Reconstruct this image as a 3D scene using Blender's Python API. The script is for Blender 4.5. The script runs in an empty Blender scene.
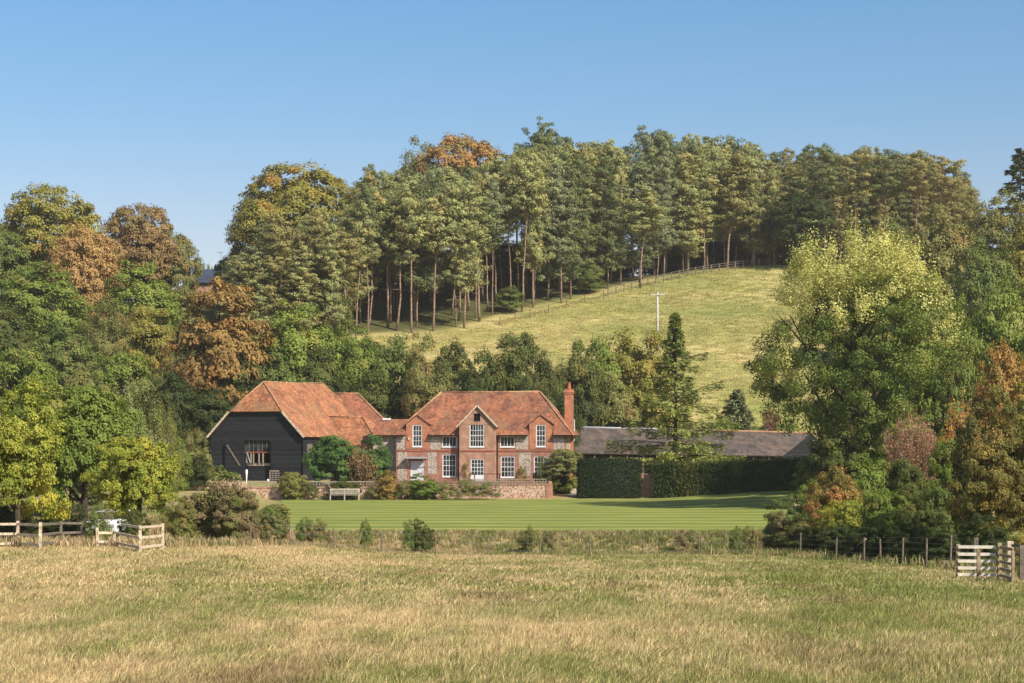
import bpy, math, random
import numpy as np
from math import radians as R

# ------------------------------------------------------------------ camera, world, sun
sc = bpy.context.scene
col = sc.collection
F = 1911.0          # focal length in pixels
CZ = 5.5            # camera height above the lawn
YH = 440.0          # pixel row of the horizon
cam = bpy.data.objects.new('camera', bpy.data.cameras.new('camera'))
col.objects.link(cam)
cam.location = (0, 0, CZ)
cam.rotation_euler = (R(90), 0, 0)
cam.data.sensor_width = 36
cam.data.lens = F / 1024 * 36
cam.data.shift_y = (YH - 341.5) / 1024
cam.data.clip_start = 0.5
cam.data.clip_end = 20000
sc.camera = cam

SUN_AZ = R(46)      # to the right of straight behind the camera
SUN_EL = R(41)
sd = (math.sin(SUN_AZ) * math.cos(SUN_EL), -math.cos(SUN_AZ) * math.cos(SUN_EL), math.sin(SUN_EL))
w = bpy.data.worlds.new("World")
sc.world = w
w.use_nodes = True
nt = w.node_tree
bg = nt.nodes['Background']
sky = nt.nodes.new('ShaderNodeTexSky')
sky.sky_type = 'NISHITA'
sky.sun_disc = False
sky.sun_elevation = SUN_EL
sky.sun_rotation = math.atan2(sd[0], sd[1])
sky.altitude = 0
sky.air_density = 1.0
sky.dust_density = 0.7
sky.ozone_density = 1.6
wtc = nt.nodes.new('ShaderNodeTexCoord')
wsep = nt.nodes.new('ShaderNodeSeparateXYZ'); nt.links.new(wtc.outputs['Generated'], wsep.inputs[0])
wr = nt.nodes.new('ShaderNodeValToRGB'); nt.links.new(wsep.outputs[2], wr.inputs[0])
we = wr.color_ramp.elements
we[0].position = 0.0; we[0].color = (0.88, 0.76, 0.80, 1)
we[1].position = 0.45; we[1].color = (1, 1, 1, 1)
for p_, c_ in ((0.06, (1.0, 0.86, 0.86, 1)), (0.105, (0.92, 0.85, 0.89, 1)), (0.165, (0.70, 0.84, 0.94, 1)), (0.235, (0.59, 0.84, 1.0, 1))):
    e_ = we.new(p_); e_.color = c_
wm = nt.nodes.new('ShaderNodeMix'); wm.data_type = 'RGBA'; wm.blend_type = 'MULTIPLY'; wm.inputs[0].default_value = 1.0
nt.links.new(sky.outputs[0], wm.inputs[6]); nt.links.new(wr.outputs[0], wm.inputs[7])
nt.links.new(wm.outputs[2], bg.inputs[0])
bg.inputs[1].default_value = 0.105
sl = bpy.data.lights.new('sun', 'SUN')
sun = bpy.data.objects.new('sun', sl)
col.objects.link(sun)
sl.energy = 5.0
sl.angle = R(0.5)
sl.color = (1.0, 0.93, 0.82)
from mathutils import Vector
sun.rotation_euler = Vector(sd).to_track_quat('Z', 'Y').to_euler()
vs = sc.view_settings
vs.view_transform = 'Standard'
vs.look = 'None'
vs.gamma = 1
vs.exposure = 0.42
cy = sc.cycles
cy.max_bounces = 5
cy.diffuse_bounces = 3
cy.glossy_bounces = 2
cy.transmission_bounces = 3
cy.transparent_max_bounces = 4
cy.volume_bounces = 1
cy.caustics_reflective = False
cy.caustics_refractive = False

# ------------------------------------------------------------------ helpers
rng = np.random.default_rng(7)
random.seed(5)

def S(t):
    t = np.clip(t, 0, 1)
    return t * t * (3 - 2 * t)

def wob(x, y, s, seed=0.0):
    """cheap smooth noise in -1..1"""
    x = x / s + seed * 3.1; y = y / s - seed * 1.7
    return (np.sin(x * 1.0 + 1.3 * np.sin(y * 0.7 + seed)) + np.sin(y * 1.2 + 1.1 * np.sin(x * 0.9 + 2 + seed))
            + np.sin((x + y) * 0.8 + np.sin(x * 1.7 - y * 1.3)) ) / 3

def Z(x, y):
    x = np.asarray(x, float); y = np.asarray(y, float)
    field = 2.06 - 0.0325 * (y - 27)
    bump = 0.72 * S((-x - 1) / 16) * S((y - 38) / 38)
    field = field - 0.00022 * np.maximum(0, y - 60) ** 2 * (y < 125)
    field = field + bump + 0.05 * wob(x, y, 3.5) + 0.10 * wob(x, y, 11, 2)
    # valley floor behind the bank
    inl = S((x + 0.119 * y + 3.2) / 1.6)
    floor = -0.06 * inl + (1 - inl) * 0.9
    floor = floor + 0.95 * S((x - 10) / 16) * S((y - 138) / 38)
    t = S((y - 108.5) / 5.0)
    z = field * (1 - t) + floor * t
    # terrace and yard
    ter = (0.75 * S((y - 177.6) / 1.2) + 0.75 * S((y - 183) / 3)) * (1 - S((x + 12.5) / 1.0)) + (0.25 * S((y - 177) / 2) + 1.2 * S((y - 184) / 14)) * S((x + 12.5) / 1.0)
    z = np.where(y > 150, np.maximum(z, z * (1 - S((y - 176) / 3)) + ter), z)
    # hill
    hill = 4.0 + 0.282 * (y - 213) + 0.7 * wob(x, y, 23, 1) * S((y - 215) / 30)
    ramp = 1.5 + 2.5 * S((y - 200) / 13)
    h = np.where(y < 213, ramp, hill)
    mx = S((x - 2) / 4) * (1 - S((x - 38) / 8))
    yard = 1.45 + (np.maximum(hill, 4) - 1.45) * S((y - 219.5) / 17)
    h = h * (1 - mx) + yard * mx
    cap = 31.5 + 4.5 * S((x - 0) / 45) - 3 * S((-x - 20) / 30)
    cap = cap - 9 * np.exp(-((x + 50) / 13) ** 2 - ((y - 335) / 30) ** 2)
    k = 1.2
    hm = -k * np.logaddexp(-h / k, -cap / k)
    back = S((y - 370) / 80)
    hm = hm * (1 - back) + 26 * back
    z = np.where(y > 200, np.maximum(hm, z), z)
    far = S((y - 600) / 900)
    z = z + far * (-20)
    # valley sides far left and right stay part of the slope
    return z

def zf(x, y):
    return float(Z(x, y))

def at(px, d):
    """x of pixel column px at distance d"""
    return (px - 512) / F * d

def zat(py, d):
    return CZ + (YH - py) / F * d

def fast_mesh(name, V, faces, smooth=False, attrs=None):
    """faces: list of int arrays (n,k)"""
    me = bpy.data.meshes.new(name)
    V = np.asarray(V, np.float32)
    me.vertices.add(len(V))
    me.vertices.foreach_set('co', V.ravel())
    fl = [np.asarray(f, np.int32) for f in faces if len(f)]
    loops = np.concatenate([f.ravel() for f in fl])
    tot = np.concatenate([np.full(len(f), f.shape[1], np.int32) for f in fl])
    me.loops.add(len(loops))
    me.loops.foreach_set('vertex_index', loops)
    me.polygons.add(len(tot))
    start = np.concatenate([[0], np.cumsum(tot)[:-1]]).astype(np.int32)
    me.polygons.foreach_set('loop_start', start)
    me.polygons.foreach_set('loop_total', tot)
    if smooth:
        me.polygons.foreach_set('use_smooth', np.ones(len(tot), bool))
    if attrs:
        for k, a in attrs.items():
            at_ = me.attributes.new(k, 'FLOAT', 'FACE')
            at_.data.foreach_set('value', np.asarray(a, np.float32))
    me.update(calc_edges=True)
    me.validate()
    return me

class MB:
    """collects boxes, bars, polygons and tubes into one mesh"""
    def __init__(s):
        s.v = []; s.f = []
    def poly(s, pts):
        n = len(s.v); s.v += [tuple(p) for p in pts]; s.f.append(tuple(range(n, n + len(pts))))
    def box(s, x0, x1, y0, y1, z0, z1):
        n = len(s.v)
        s.v += [(x0, y0, z0), (x1, y0, z0), (x1, y1, z0), (x0, y1, z0), (x0, y0, z1), (x1, y0, z1), (x1, y1, z1), (x0, y1, z1)]
        s.f += [tuple(n + i for i in q) for q in ((0, 3, 2, 1), (4, 5, 6, 7), (0, 1, 5, 4), (1, 2, 6, 5), (2, 3, 7, 6), (3, 0, 4, 7))]
    def bar(s, a, b, wx, wz):
        """rectangular bar from a to b, wx sideways, wz up"""
        a = Vector(a); b = Vector(b); d = (b - a).normalized()
        up = Vector((0, 0, 1)) if abs(d.z) < 0.95 else Vector((0, 1, 0))
        sx = d.cross(up).normalized() * wx / 2; sz = sx.cross(d).normalized() * wz / 2
        n = len(s.v)
        for p in (a, b):
            for q in (-sx - sz, sx - sz, sx + sz, -sx + sz):
                s.v.append(tuple(p + q))
        s.f += [tuple(n + i for i in q) for q in ((0, 1, 2, 3), (7, 6, 5, 4), (0, 4, 5, 1), (1, 5, 6, 2), (2, 6, 7, 3), (3, 7, 4, 0))]
    def tube(s, pts, rad, k=7):
        pts = [Vector(p) for p in pts]
        base = len(s.v)
        for i, p in enumerate(pts):
            d = (pts[min(i + 1, len(pts) - 1)] - pts[max(i - 1, 0)]).normalized()
            up = Vector((0, 0, 1)) if abs(d.z) < 0.9 else Vector((1, 0, 0))
            a = d.cross(up).normalized(); b = d.cross(a)
            for j in range(k):
                t = 2 * math.pi * j / k
                s.v.append(tuple(p + (a * math.cos(t) + b * math.sin(t)) * rad[i]))
        for i in range(len(pts) - 1):
            for j in range(k):
                s.f.append((base + i * k + j, base + i * k + (j + 1) % k, base + (i + 1) * k + (j + 1) % k, base + (i + 1) * k + j))
        s.f.append(tuple(base + j for j in range(k))[::-1])
        s.f.append(tuple(base + (len(pts) - 1) * k + j for j in range(k)))
    def lathe(s, prof, cx, cy, k=12):
        s.tube([(cx, cy, z) for r, z in prof], [r for r, z in prof], k)
    def mesh(s, name, mat=None, smooth=False):
        me = bpy.data.meshes.new(name)
        me.from_pydata(s.v, [], s.f)
        if smooth:
            me.polygons.foreach_set('use_smooth', [True] * len(me.polygons))
        if mat: me.materials.append(mat)
        me.update()
        return me
    def build(s, name, mat, parent=None, smooth=False):
        o = bpy.data.objects.new(name, s.mesh(name, mat, smooth))
        col.objects.link(o)
        o.parent = parent
        return o

def link(name, me, parent=None):
    o = bpy.data.objects.new(name, me)
    col.objects.link(o)
    o.parent = parent
    return o

def tag(o, label=None, cat=None, group=None, kind=None):
    if label: o['label'] = label
    if cat: o['category'] = cat
    if group: o['group'] = group
    if kind: o['kind'] = kind
    return o

def empty(name, loc, rz=0, label=None, cat=None, group=None):
    o = bpy.data.objects.new(name, None)
    o.empty_display_size = 0.3
    col.objects.link(o)
    o.location = loc
    o.rotation_euler = (0, 0, rz)
    return tag(o, label, cat, group)

# ------------------------------------------------------------------ materials
def mat_new(name):
    m = bpy.data.materials.new(name)
    m.use_nodes = True
    n = m.node_tree
    return m, n, n.nodes['Principled BSDF'], n.nodes['Material Output']

def rgb(c):
    return (c[0], c[1], c[2], 1)

def ramp(n, fac, stops):
    r = n.nodes.new('ShaderNodeValToRGB')
    el = r.color_ramp.elements
    el[0].position = stops[0][0]; el[0].color = rgb(stops[0][1])
    el[1].position = stops[-1][0]; el[1].color = rgb(stops[-1][1])
    for p, c in stops[1:-1]:
        e = el.new(p); e.color = rgb(c)
    n.links.new(fac, r.inputs[0])
    return r.outputs[0]

def noise(n, scale, detail=4, rough=0.55, vec=None, dist=0.0):
    t = n.nodes.new('ShaderNodeTexNoise')
    t.inputs['Scale'].default_value = scale
    t.inputs['Detail'].default_value = detail
    t.inputs['Roughness'].default_value = rough
    t.inputs['Distortion'].default_value = dist
    if vec: n.links.new(vec, t.inputs['Vector'])
    return t.outputs['Fac']

def objco(n, scale=(1, 1, 1)):
    tc = n.nodes.new('ShaderNodeTexCoord')
    mp = n.nodes.new('ShaderNodeMapping')
    mp.inputs['Scale'].default_value = scale
    n.links.new(tc.outputs['Object'], mp.inputs['Vector'])
    return mp.outputs[0]

def mixc(n, a, b, f, mode='MIX'):
    m = n.nodes.new('ShaderNodeMix')
    m.data_type = 'RGBA'; m.blend_type = mode
    for sock, val in ((m.inputs[6], a), (m.inputs[7], b)):
        if isinstance(val, tuple): sock.default_value = rgb(val)
        else: n.links.new(val, sock)
    if isinstance(f, (int, float)): m.inputs[0].default_value = f
    else: n.links.new(f, m.inputs[0])
    return m.outputs[2]

def bump(n, h, bsdf, strength=0.4, dist=0.05):
    b = n.nodes.new('ShaderNodeBump')
    b.inputs['Strength'].default_value = strength
    b.inputs['Distance'].default_value = dist
    n.links.new(h, b.inputs['Height'])
    n.links.new(b.outputs[0], bsdf.inputs['Normal'])

def plain(name, c, rough=0.7, spec=0.3, var=0.15, scale=3, metal=0):
    m, n, b, o = mat_new(name)
    f = noise(n, scale, 5, vec=objco(n))
    lo = tuple(x * (1 - var * 1.6) for x in c); hi = tuple(min(1, x * (1 + var)) for x in c)
    n.links.new(ramp(n, f, [(0.3, lo), (0.7, hi)]), b.inputs['Base Color'])
    b.inputs['Roughness'].default_value = rough
    b.inputs['Specular IOR Level'].default_value = spec
    b.inputs['Metallic'].default_value = metal
    return m

FOL = {}
def foliage(name, c1, c2, c3=None, trans=0.3, patch=0.22, vlo=0.75, vhi=1.3, gain=1.75):
    """leaf material: c1/c2 mixed by clump, c3 in patches"""
    if name in FOL: return FOL[name]
    c1 = tuple(min(.75, v * gain) for v in c1); c2 = tuple(min(.75, v * gain) for v in c2)
    if c3: c3 = tuple(min(.75, v * gain) for v in c3)
    m, n, b, o = mat_new(name)
    av = n.nodes.new('ShaderNodeAttribute'); av.attribute_name = 'vary'
    ac = n.nodes.new('ShaderNodeAttribute'); ac.attribute_name = 'clump'
    c = mixc(n, c1, c2, ac.outputs['Fac'])
    if c3:
        oi = n.nodes.new('ShaderNodeObjectInfo')
        nz = n.nodes.new('ShaderNodeTexNoise'); nz.noise_dimensions = '4D'
        nz.inputs['Scale'].default_value = 0.35
        nz.inputs['Detail'].default_value = 2
        n.links.new(objco(n), nz.inputs['Vector'])
        mu = n.nodes.new('ShaderNodeMath'); mu.operation = 'MULTIPLY'; mu.inputs[1].default_value = 37
        n.links.new(oi.outputs['Random'], mu.inputs[0]); n.links.new(mu.outputs[0], nz.inputs['W'])
        mr = n.nodes.new('ShaderNodeMapRange')
        mr.inputs['From Min'].default_value = 0.62 - 0.3 * patch
        mr.inputs['From Max'].default_value = 0.74 - 0.2 * patch
        n.links.new(nz.outputs['Fac'], mr.inputs[0])
        c = mixc(n, c, c3, mr.outputs[0])
    mr2 = n.nodes.new('ShaderNodeMapRange')
    mr2.inputs['To Min'].default_value = vlo; mr2.inputs['To Max'].default_value = vhi
    n.links.new(av.outputs['Fac'], mr2.inputs[0])
    sc_ = n.nodes.new('ShaderNodeVectorMath'); sc_.operation = 'SCALE'
    n.links.new(c, sc_.inputs[0]); n.links.new(mr2.outputs[0], sc_.inputs[3])
    c = sc_.outputs[0]
    n.links.new(c, b.inputs['Base Color'])
    b.inputs['Roughness'].default_value = 0.6
    b.inputs['Specular IOR Level'].default_value = 0.12
    tr = n.nodes.new('ShaderNodeBsdfTranslucent')
    n.links.new(mixc(n, c, (1.0, 1.0, 0.45), 1.0, 'MULTIPLY'), tr.inputs['Color'])
    mx = n.nodes.new('ShaderNodeMixShader'); mx.inputs[0].default_value = trans
    n.links.new(b.outputs[0], mx.inputs[1]); n.links.new(tr.outputs[0], mx.inputs[2])
    n.links.new(mx.outputs[0], o.inputs['Surface'])
    FOL[name] = m
    return m

def m_brick(name, c1=(0.40, 0.13, 0.07), c2=(0.27, 0.085, 0.05), mortar=(0.42, 0.33, 0.25)):
    m, n, b, o = mat_new(name)
    tc = n.nodes.new('ShaderNodeTexCoord')
    sep = n.nodes.new('ShaderNodeSeparateXYZ'); n.links.new(tc.outputs['Object'], sep.inputs[0])
    ad = n.nodes.new('ShaderNodeMath'); n.links.new(sep.outputs[0], ad.inputs[0]); n.links.new(sep.outputs[1], ad.inputs[1])
    cb = n.nodes.new('ShaderNodeCombineXYZ'); n.links.new(ad.outputs[0], cb.inputs[0]); n.links.new(sep.outputs[2], cb.inputs[1])
    br = n.nodes.new('ShaderNodeTexBrick')
    n.links.new(cb.outputs[0], br.inputs['Vector'])
    br.inputs['Color1'].default_value = rgb(c1); br.inputs['Color2'].default_value = rgb(c2); br.inputs['Mortar'].default_value = rgb(mortar)
    br.inputs['Scale'].default_value = 1.0
    br.inputs['Brick Width'].default_value = 0.225; br.inputs['Row Height'].default_value = 0.075
    br.inputs['Mortar Size'].default_value = 0.010
    f = noise(n, 1.6, 6, 0.65, objco(n))
    c = mixc(n, br.outputs['Color'], ramp(n, f, [(0.32, (0.62, 0.6, 0.6)), (0.68, (1.35, 1.3, 1.25))]), 0.85, 'MULTIPLY')
    f2 = noise(n, 7, 3, 0.6, objco(n))
    c = mixc(n, c, (0.48, 0.42, 0.34), ramp(n, f2, [(0.6, (0, 0, 0)), (0.75, (0.5, 0.5, 0.5))]))
    n.links.new(c, b.inputs['Base Color'])
    b.inputs['Roughness'].default_value = 0.9
    bump(n, br.outputs['Fac'], b, 0.3, -0.01)
    return m

def m_flint(name, stops=None, vs_=9):
    m, n, b, o = mat_new(name)
    v = n.nodes.new('ShaderNodeTexVoronoi'); v.inputs['Scale'].default_value = vs_
    n.links.new(objco(n), v.inputs['Vector'])
    f = noise(n, 2.2, 5, 0.6, objco(n))
    c = ramp(n, v.outputs['Color'], stops or [(0.1, (0.20, 0.17, 0.145)), (0.45, (0.42, 0.35, 0.28)), (0.8, (0.55, 0.48, 0.40)), (1, (0.42, 0.27, 0.18))])
    c = mixc(n, c, ramp(n, f, [(0.3, (0.7, 0.66, 0.6)), (0.7, (1.2, 1.15, 1.08))]), 0.8, 'MULTIPLY')
    n.links.new(c, b.inputs['Base Color'])
    b.inputs['Roughness'].default_value = 0.75
    bump(n, v.outputs['Distance'], b, 0.5, 0.03)
    return m

def m_roof(name, a, bcol, moss, mossamt=0.35, course=10.0):
    m, n, b, o = mat_new(name)
    co = objco(n)
    f = noise(n, 0.9, 6, 0.6, co)
    g = noise(n, 9.0, 3, 0.7, co)
    h = noise(n, 0.45, 5, 0.65, objco(n, (1, 1.4, 0.7)))
    c = ramp(n, f, [(0.36, bcol), (0.5, a), (0.64, tuple(x * 1.3 for x in a))])
    f4 = noise(n, 3.2, 5, 0.75, co)
    c = mixc(n, c, ramp(n, f4, [(0.36, (0.42, 0.44, 0.48)), (0.5, (0.95, 0.95, 0.95)), (0.64, (1.5, 1.6, 1.6))]), 0.85, 'MULTIPLY')
    c = mixc(n, c, ramp(n, g, [(0.3, (0.55, 0.52, 0.5)), (0.7, (1.35, 1.32, 1.3))]), 0.8, 'MULTIPLY')
    c = mixc(n, c, moss, ramp(n, h, [(0.62 - mossamt * 0.25, (0, 0, 0)), (0.80 - mossamt * 0.2, (0.75, 0.75, 0.75))]))
    sep = n.nodes.new('ShaderNodeSeparateXYZ'); n.links.new(co, sep.inputs[0])
    mu = n.nodes.new('ShaderNodeMath'); mu.operation = 'MULTIPLY'; mu.inputs[1].default_value = course
    n.links.new(sep.outputs[2], mu.inputs[0])
    fr = n.nodes.new('ShaderNodeMath'); fr.operation = 'FRACT'; n.links.new(mu.outputs[0], fr.inputs[0])
    c = mixc(n, c, ramp(n, fr.outputs[0], [(0.0, (0.72, 0.7, 0.7)), (0.25, (1, 1, 1)), (1.0, (1.08, 1.08, 1.08))]), 0.6, 'MULTIPLY')
    n.links.new(c, b.inputs['Base Color'])
    b.inputs['Roughness'].default_value = 0.85
    ad = n.nodes.new('ShaderNodeMath'); n.links.new(fr.outputs[0], ad.inputs[0]); n.links.new(g, ad.inputs[1])
    bump(n, ad.outputs[0], b, 0.6, 0.03)
    return m

def m_glass(name):
    m, n, b, o = mat_new(name)
    f = noise(n, 1.1, 2, 0.5, objco(n))
    n.links.new(ramp(n, f, [(0.4, (0.012, 0.014, 0.017)), (0.65, (0.07, 0.075, 0.08))]), b.inputs['Base Color'])
    b.inputs['Roughness'].default_value = 0.06
    b.inputs['Specular IOR Level'].default_value = 0.6
    return m

def m_boards(name, c, pitch=0.22, rough=0.75, var=0.3):
    """horizontal weatherboards"""
    m, n, b, o = mat_new(name)
    co = objco(n)
    sep = n.nodes.new('ShaderNodeSeparateXYZ'); n.links.new(co, sep.inputs[0])
    mu = n.nodes.new('ShaderNodeMath'); mu.operation = 'MULTIPLY'; mu.inputs[1].default_value = 1 / pitch
    n.links.new(sep.outputs[2], mu.inputs[0])
    fr = n.nodes.new('ShaderNodeMath'); fr.operation = 'FRACT'; n.links.new(mu.outputs[0], fr.inputs[0])
    fl = n.nodes.new('ShaderNodeMath'); fl.operation = 'FLOOR'; n.links.new(mu.outputs[0], fl.inputs[0])
    wn = n.nodes.new('ShaderNodeTexWhiteNoise'); wn.noise_dimensions = '1D'; n.links.new(fl.outputs[0], wn.inputs['W'])
    f = noise(n, 3, 4, 0.6, objco(n, (0.5, 0.5, 4)))
    cc = ramp(n, f, [(0.3, tuple(x * 0.6 for x in c)), (0.7, tuple(x * 1.4 for x in c))])
    cc = mixc(n, cc, ramp(n, wn.outputs['Value'], [(0, (1 - var,) * 3), (1, (1 + var,) * 3)]), 1.0, 'MULTIPLY')
    cc = mixc(n, cc, ramp(n, fr.outputs[0], [(0, (0.35,) * 3), (0.16, (1,) * 3)]), 0.9, 'MULTIPLY')
    n.links.new(cc, b.inputs['Base Color'])
    b.inputs['Roughness'].default_value = rough
    b.inputs['Specular IOR Level'].default_value = 0.2
    bump(n, fr.outputs[0], b, 0.8, -0.03)
    return m

M = dict(
    brick=m_brick('brick'), brick_dull=m_brick('weathered_brick', (0.44, 0.19, 0.10), (0.33, 0.15, 0.085), (0.46, 0.38, 0.30)),
    flint=m_flint('knapped_flint'),
    tile=m_roof('clay_tile', (0.26, 0.098, 0.047), (0.17, 0.066, 0.038), (0.23, 0.14, 0.075), 0.4),
    tile_barn=m_roof('clay_tile_barn', (0.34, 0.135, 0.058), (0.23, 0.088, 0.043), (0.25, 0.17, 0.075), 0.45),
    ridge=m_roof('ridge_tile', (0.40, 0.19, 0.10), (0.28, 0.14, 0.08), (0.38, 0.28, 0.14), 0.6),
    slate=m_roof('grey_slate', (0.080, 0.060, 0.048), (0.048, 0.038, 0.033), (0.17, 0.105, 0.07), 0.5, 5),
    blue_slate=m_roof('blue_slate', (0.035, 0.048, 0.085), (0.025, 0.033, 0.06), (0.03, 0.035, 0.06), 0.2, 5),
    white=plain('white_paint', (0.78, 0.77, 0.74), 0.5, 0.4, 0.06),
    door=plain('pale_door', (0.68, 0.68, 0.68), 0.5, 0.4, 0.08),
    glass=m_glass('window_glass'),
    black=m_boards('tarred_boards', (0.020, 0.021, 0.024)),
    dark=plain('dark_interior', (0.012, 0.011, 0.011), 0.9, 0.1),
    redwood=plain('red_brown_timber', (0.33, 0.10, 0.05)),
    timber=plain('sawn_timber', (0.34, 0.25, 0.15), 0.8, 0.2, 0.3, 6),
    pale_timber=plain('pale_timber', (0.66, 0.53, 0.37), 0.8, 0.2, 0.3, 6),
    grey_timber=plain('weathered_timber', (0.19, 0.155, 0.115), 0.85, 0.2, 0.3, 6),
    silver_timber=plain('silvered_timber', (0.36, 0.29, 0.22), 0.8, 0.2, 0.25, 6),
    bark=plain('bark', (0.075, 0.058, 0.042), 0.95, 0.1, 0.4, 4),
    pinebark=plain('pine_bark', (0.30, 0.20, 0.14), 0.95, 0.1, 0.4, 2.5),
    twig=plain('bare_twig', (0.20, 0.12, 0.09), 0.95, 0.1, 0.3, 4),
    wire=plain('fence_wire', (0.22, 0.22, 0.21), 0.5, 0.4, 0.1),
    lead=plain('lead_sheet', (0.38, 0.38, 0.40), 0.6, 0.3, 0.12),
    pole=plain('pole_wood', (0.55, 0.50, 0.44), 0.8, 0.2, 0.2),
    gravel=plain('gravel', (0.50, 0.43, 0.34), 0.95, 0.1, 0.2, 9),
    paving=plain('brick_paving', (0.20, 0.125, 0.09), 0.9, 0.1, 0.2, 6),
    rubble=m_flint('brick_and_flint', [(0.1, (0.16, 0.12, 0.10)), (0.4, (0.40, 0.17, 0.10)), (0.6, (0.52, 0.40, 0.31)), (1, (0.55, 0.46, 0.38))], 8),
    brownfence=plain('brown_fence', (0.20, 0.095, 0.065)),
    bench=plain('bench_timber', (0.50, 0.42, 0.34), 0.8, 0.2, 0.2),
    split_rail=plain('split_rail', (0.85, 0.74, 0.58), 0.8, 0.2, 0.15),
    pot=plain('terracotta', (0.45, 0.14, 0.07), 0.8, 0.2, 0.15),
    paintwhite=plain('car_paint', (0.80, 0.80, 0.80), 0.25, 0.5, 0.02),
    rubber=plain('rubber', (0.02, 0.02, 0.02), 0.8, 0.2, 0.1),
    redlamp=plain('red_lens', (0.45, 0.02, 0.02), 0.3, 0.5, 0.05),
)

# ------------------------------------------------------------------ ground
def m_ground():
    m, n, b, o = mat_new('meadow_soil')
    g = n.nodes.new('ShaderNodeNewGeometry')
    def nz(s, d=5, r=0.6, sc3=(1, 1, 1)):
        mp = n.nodes.new('ShaderNodeMapping'); mp.inputs['Scale'].default_value = sc3
        n.links.new(g.outputs['Position'], mp.inputs[0])
        return noise(n, s, d, r, mp.outputs[0])
    a = nz(0.12, 5); bb = nz(1.6, 6, 0.7)
    c = ramp(n, a, [(0.35, (0.20, 0.21, 0.06)), (0.5, (0.33, 0.27, 0.12)), (0.66, (0.38, 0.29, 0.14))])
    c = mixc(n, c, ramp(n, bb, [(0.3, (0.55, 0.6, 0.55)), (0.7, (1.35, 1.3, 1.25))]), 0.9, 'MULTIPLY')
    # hill pasture: yellower, streaked along the contour
    h1 = nz(0.06, 6, 0.6, (1, 1.3, 1)); h2 = nz(0.5, 6, 0.75, (0.45, 1.6, 1)); h3 = nz(2.5, 3, 0.7)
    hc = ramp(n, h1, [(0.33, (0.25, 0.27, 0.08)), (0.5, (0.42, 0.36, 0.13)), (0.68, (0.58, 0.46, 0.21))])
    hc = mixc(n, hc, ramp(n, h2, [(0.3, (0.62, 0.66, 0.6)), (0.5, (1, 1, 1)), (0.72, (1.3, 1.25, 1.2))]), 0.9, 'MULTIPLY')
    hc = mixc(n, hc, ramp(n, h3, [(0.3, (0.7, 0.72, 0.7)), (0.7, (1.2, 1.2, 1.2))]), 0.8, 'MULTIPLY')
    sep = n.nodes.new('ShaderNodeSeparateXYZ'); n.links.new(g.outputs['Position'], sep.inputs[0])
    mr = n.nodes.new('ShaderNodeMapRange'); mr.inputs['From Min'].default_value = 196; mr.inputs['From Max'].default_value = 206
    n.links.new(sep.outputs[1], mr.inputs[0])
    c = mixc(n, c, hc, mr.outputs[0])
    # leaf litter under the wood, with the trees' shade put into its dark colour
    at_ = n.nodes.new('ShaderNodeAttribute'); at_.attribute_name = 'wood'
    c = mixc(n, c, mixc(n, (0.07, 0.06, 0.028), (0.12, 0.13, 0.04), bb), at_.outputs['Fac'])
    n.links.new(c, b.inputs['Base Color'])
    b.inputs['Roughness'].default_value = 1.0
    b.inputs['Specular IOR Level'].default_value = 0.05
    bump(n, h2, b, 0.9, 0.5)
    return m

WOOD_EDGE = [(300, 262), (360, 270), (450, 275), (520, 285), (600, 300), (700, 320), (770, 331), (860, 338), (1000, 345)]
def edge_y(x):
    ex = np.array([at(p, d) for p, d in WOOD_EDGE]); ey = np.array([d for p, d in WOOD_EDGE])
    return np.interp(x, ex, ey)

xs = np.concatenate([-np.geomspace(4000, 130, 22)[:-1], np.arange(-130, -32, 1.5), np.arange(-32, 30, .75), np.arange(30, 130.1, 1.5), np.geomspace(131, 4000, 22)[1:]])
ys = np.concatenate([[-3000, -1000, -300, -100, -40], np.arange(-20, 420, 1.5), np.geomspace(425, 6000, 30)])
X, Y = np.meshgrid(xs, ys)
ZZ = Z(X, Y)
nx, ny = len(xs), len(ys)
V = np.stack([X.ravel(), Y.ravel(), ZZ.ravel()], 1)
ii, jj = np.meshgrid(np.arange(nx - 1), np.arange(ny - 1))
b0 = (jj * nx + ii).ravel()
Fq = np.stack([b0, b0 + 1, b0 + 1 + nx, b0 + nx], 1)
me = fast_mesh('ground', V, [Fq], True)
wa = me.attributes.new('wood', 'FLOAT', 'POINT')
wood = S((Y - edge_y(X) - 1.0 - 2 * wob(X, Y, 6)) / 5) * S((Y - 240) / 10)
wood = np.maximum(wood, S((-X - 33) / 6) * S((Y - 190) / 6))
wa.data.foreach_set('value', wood.ravel().astype(np.float32))
me.materials.append(m_ground())
tag(link('ground', me), kind='structure')

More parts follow.
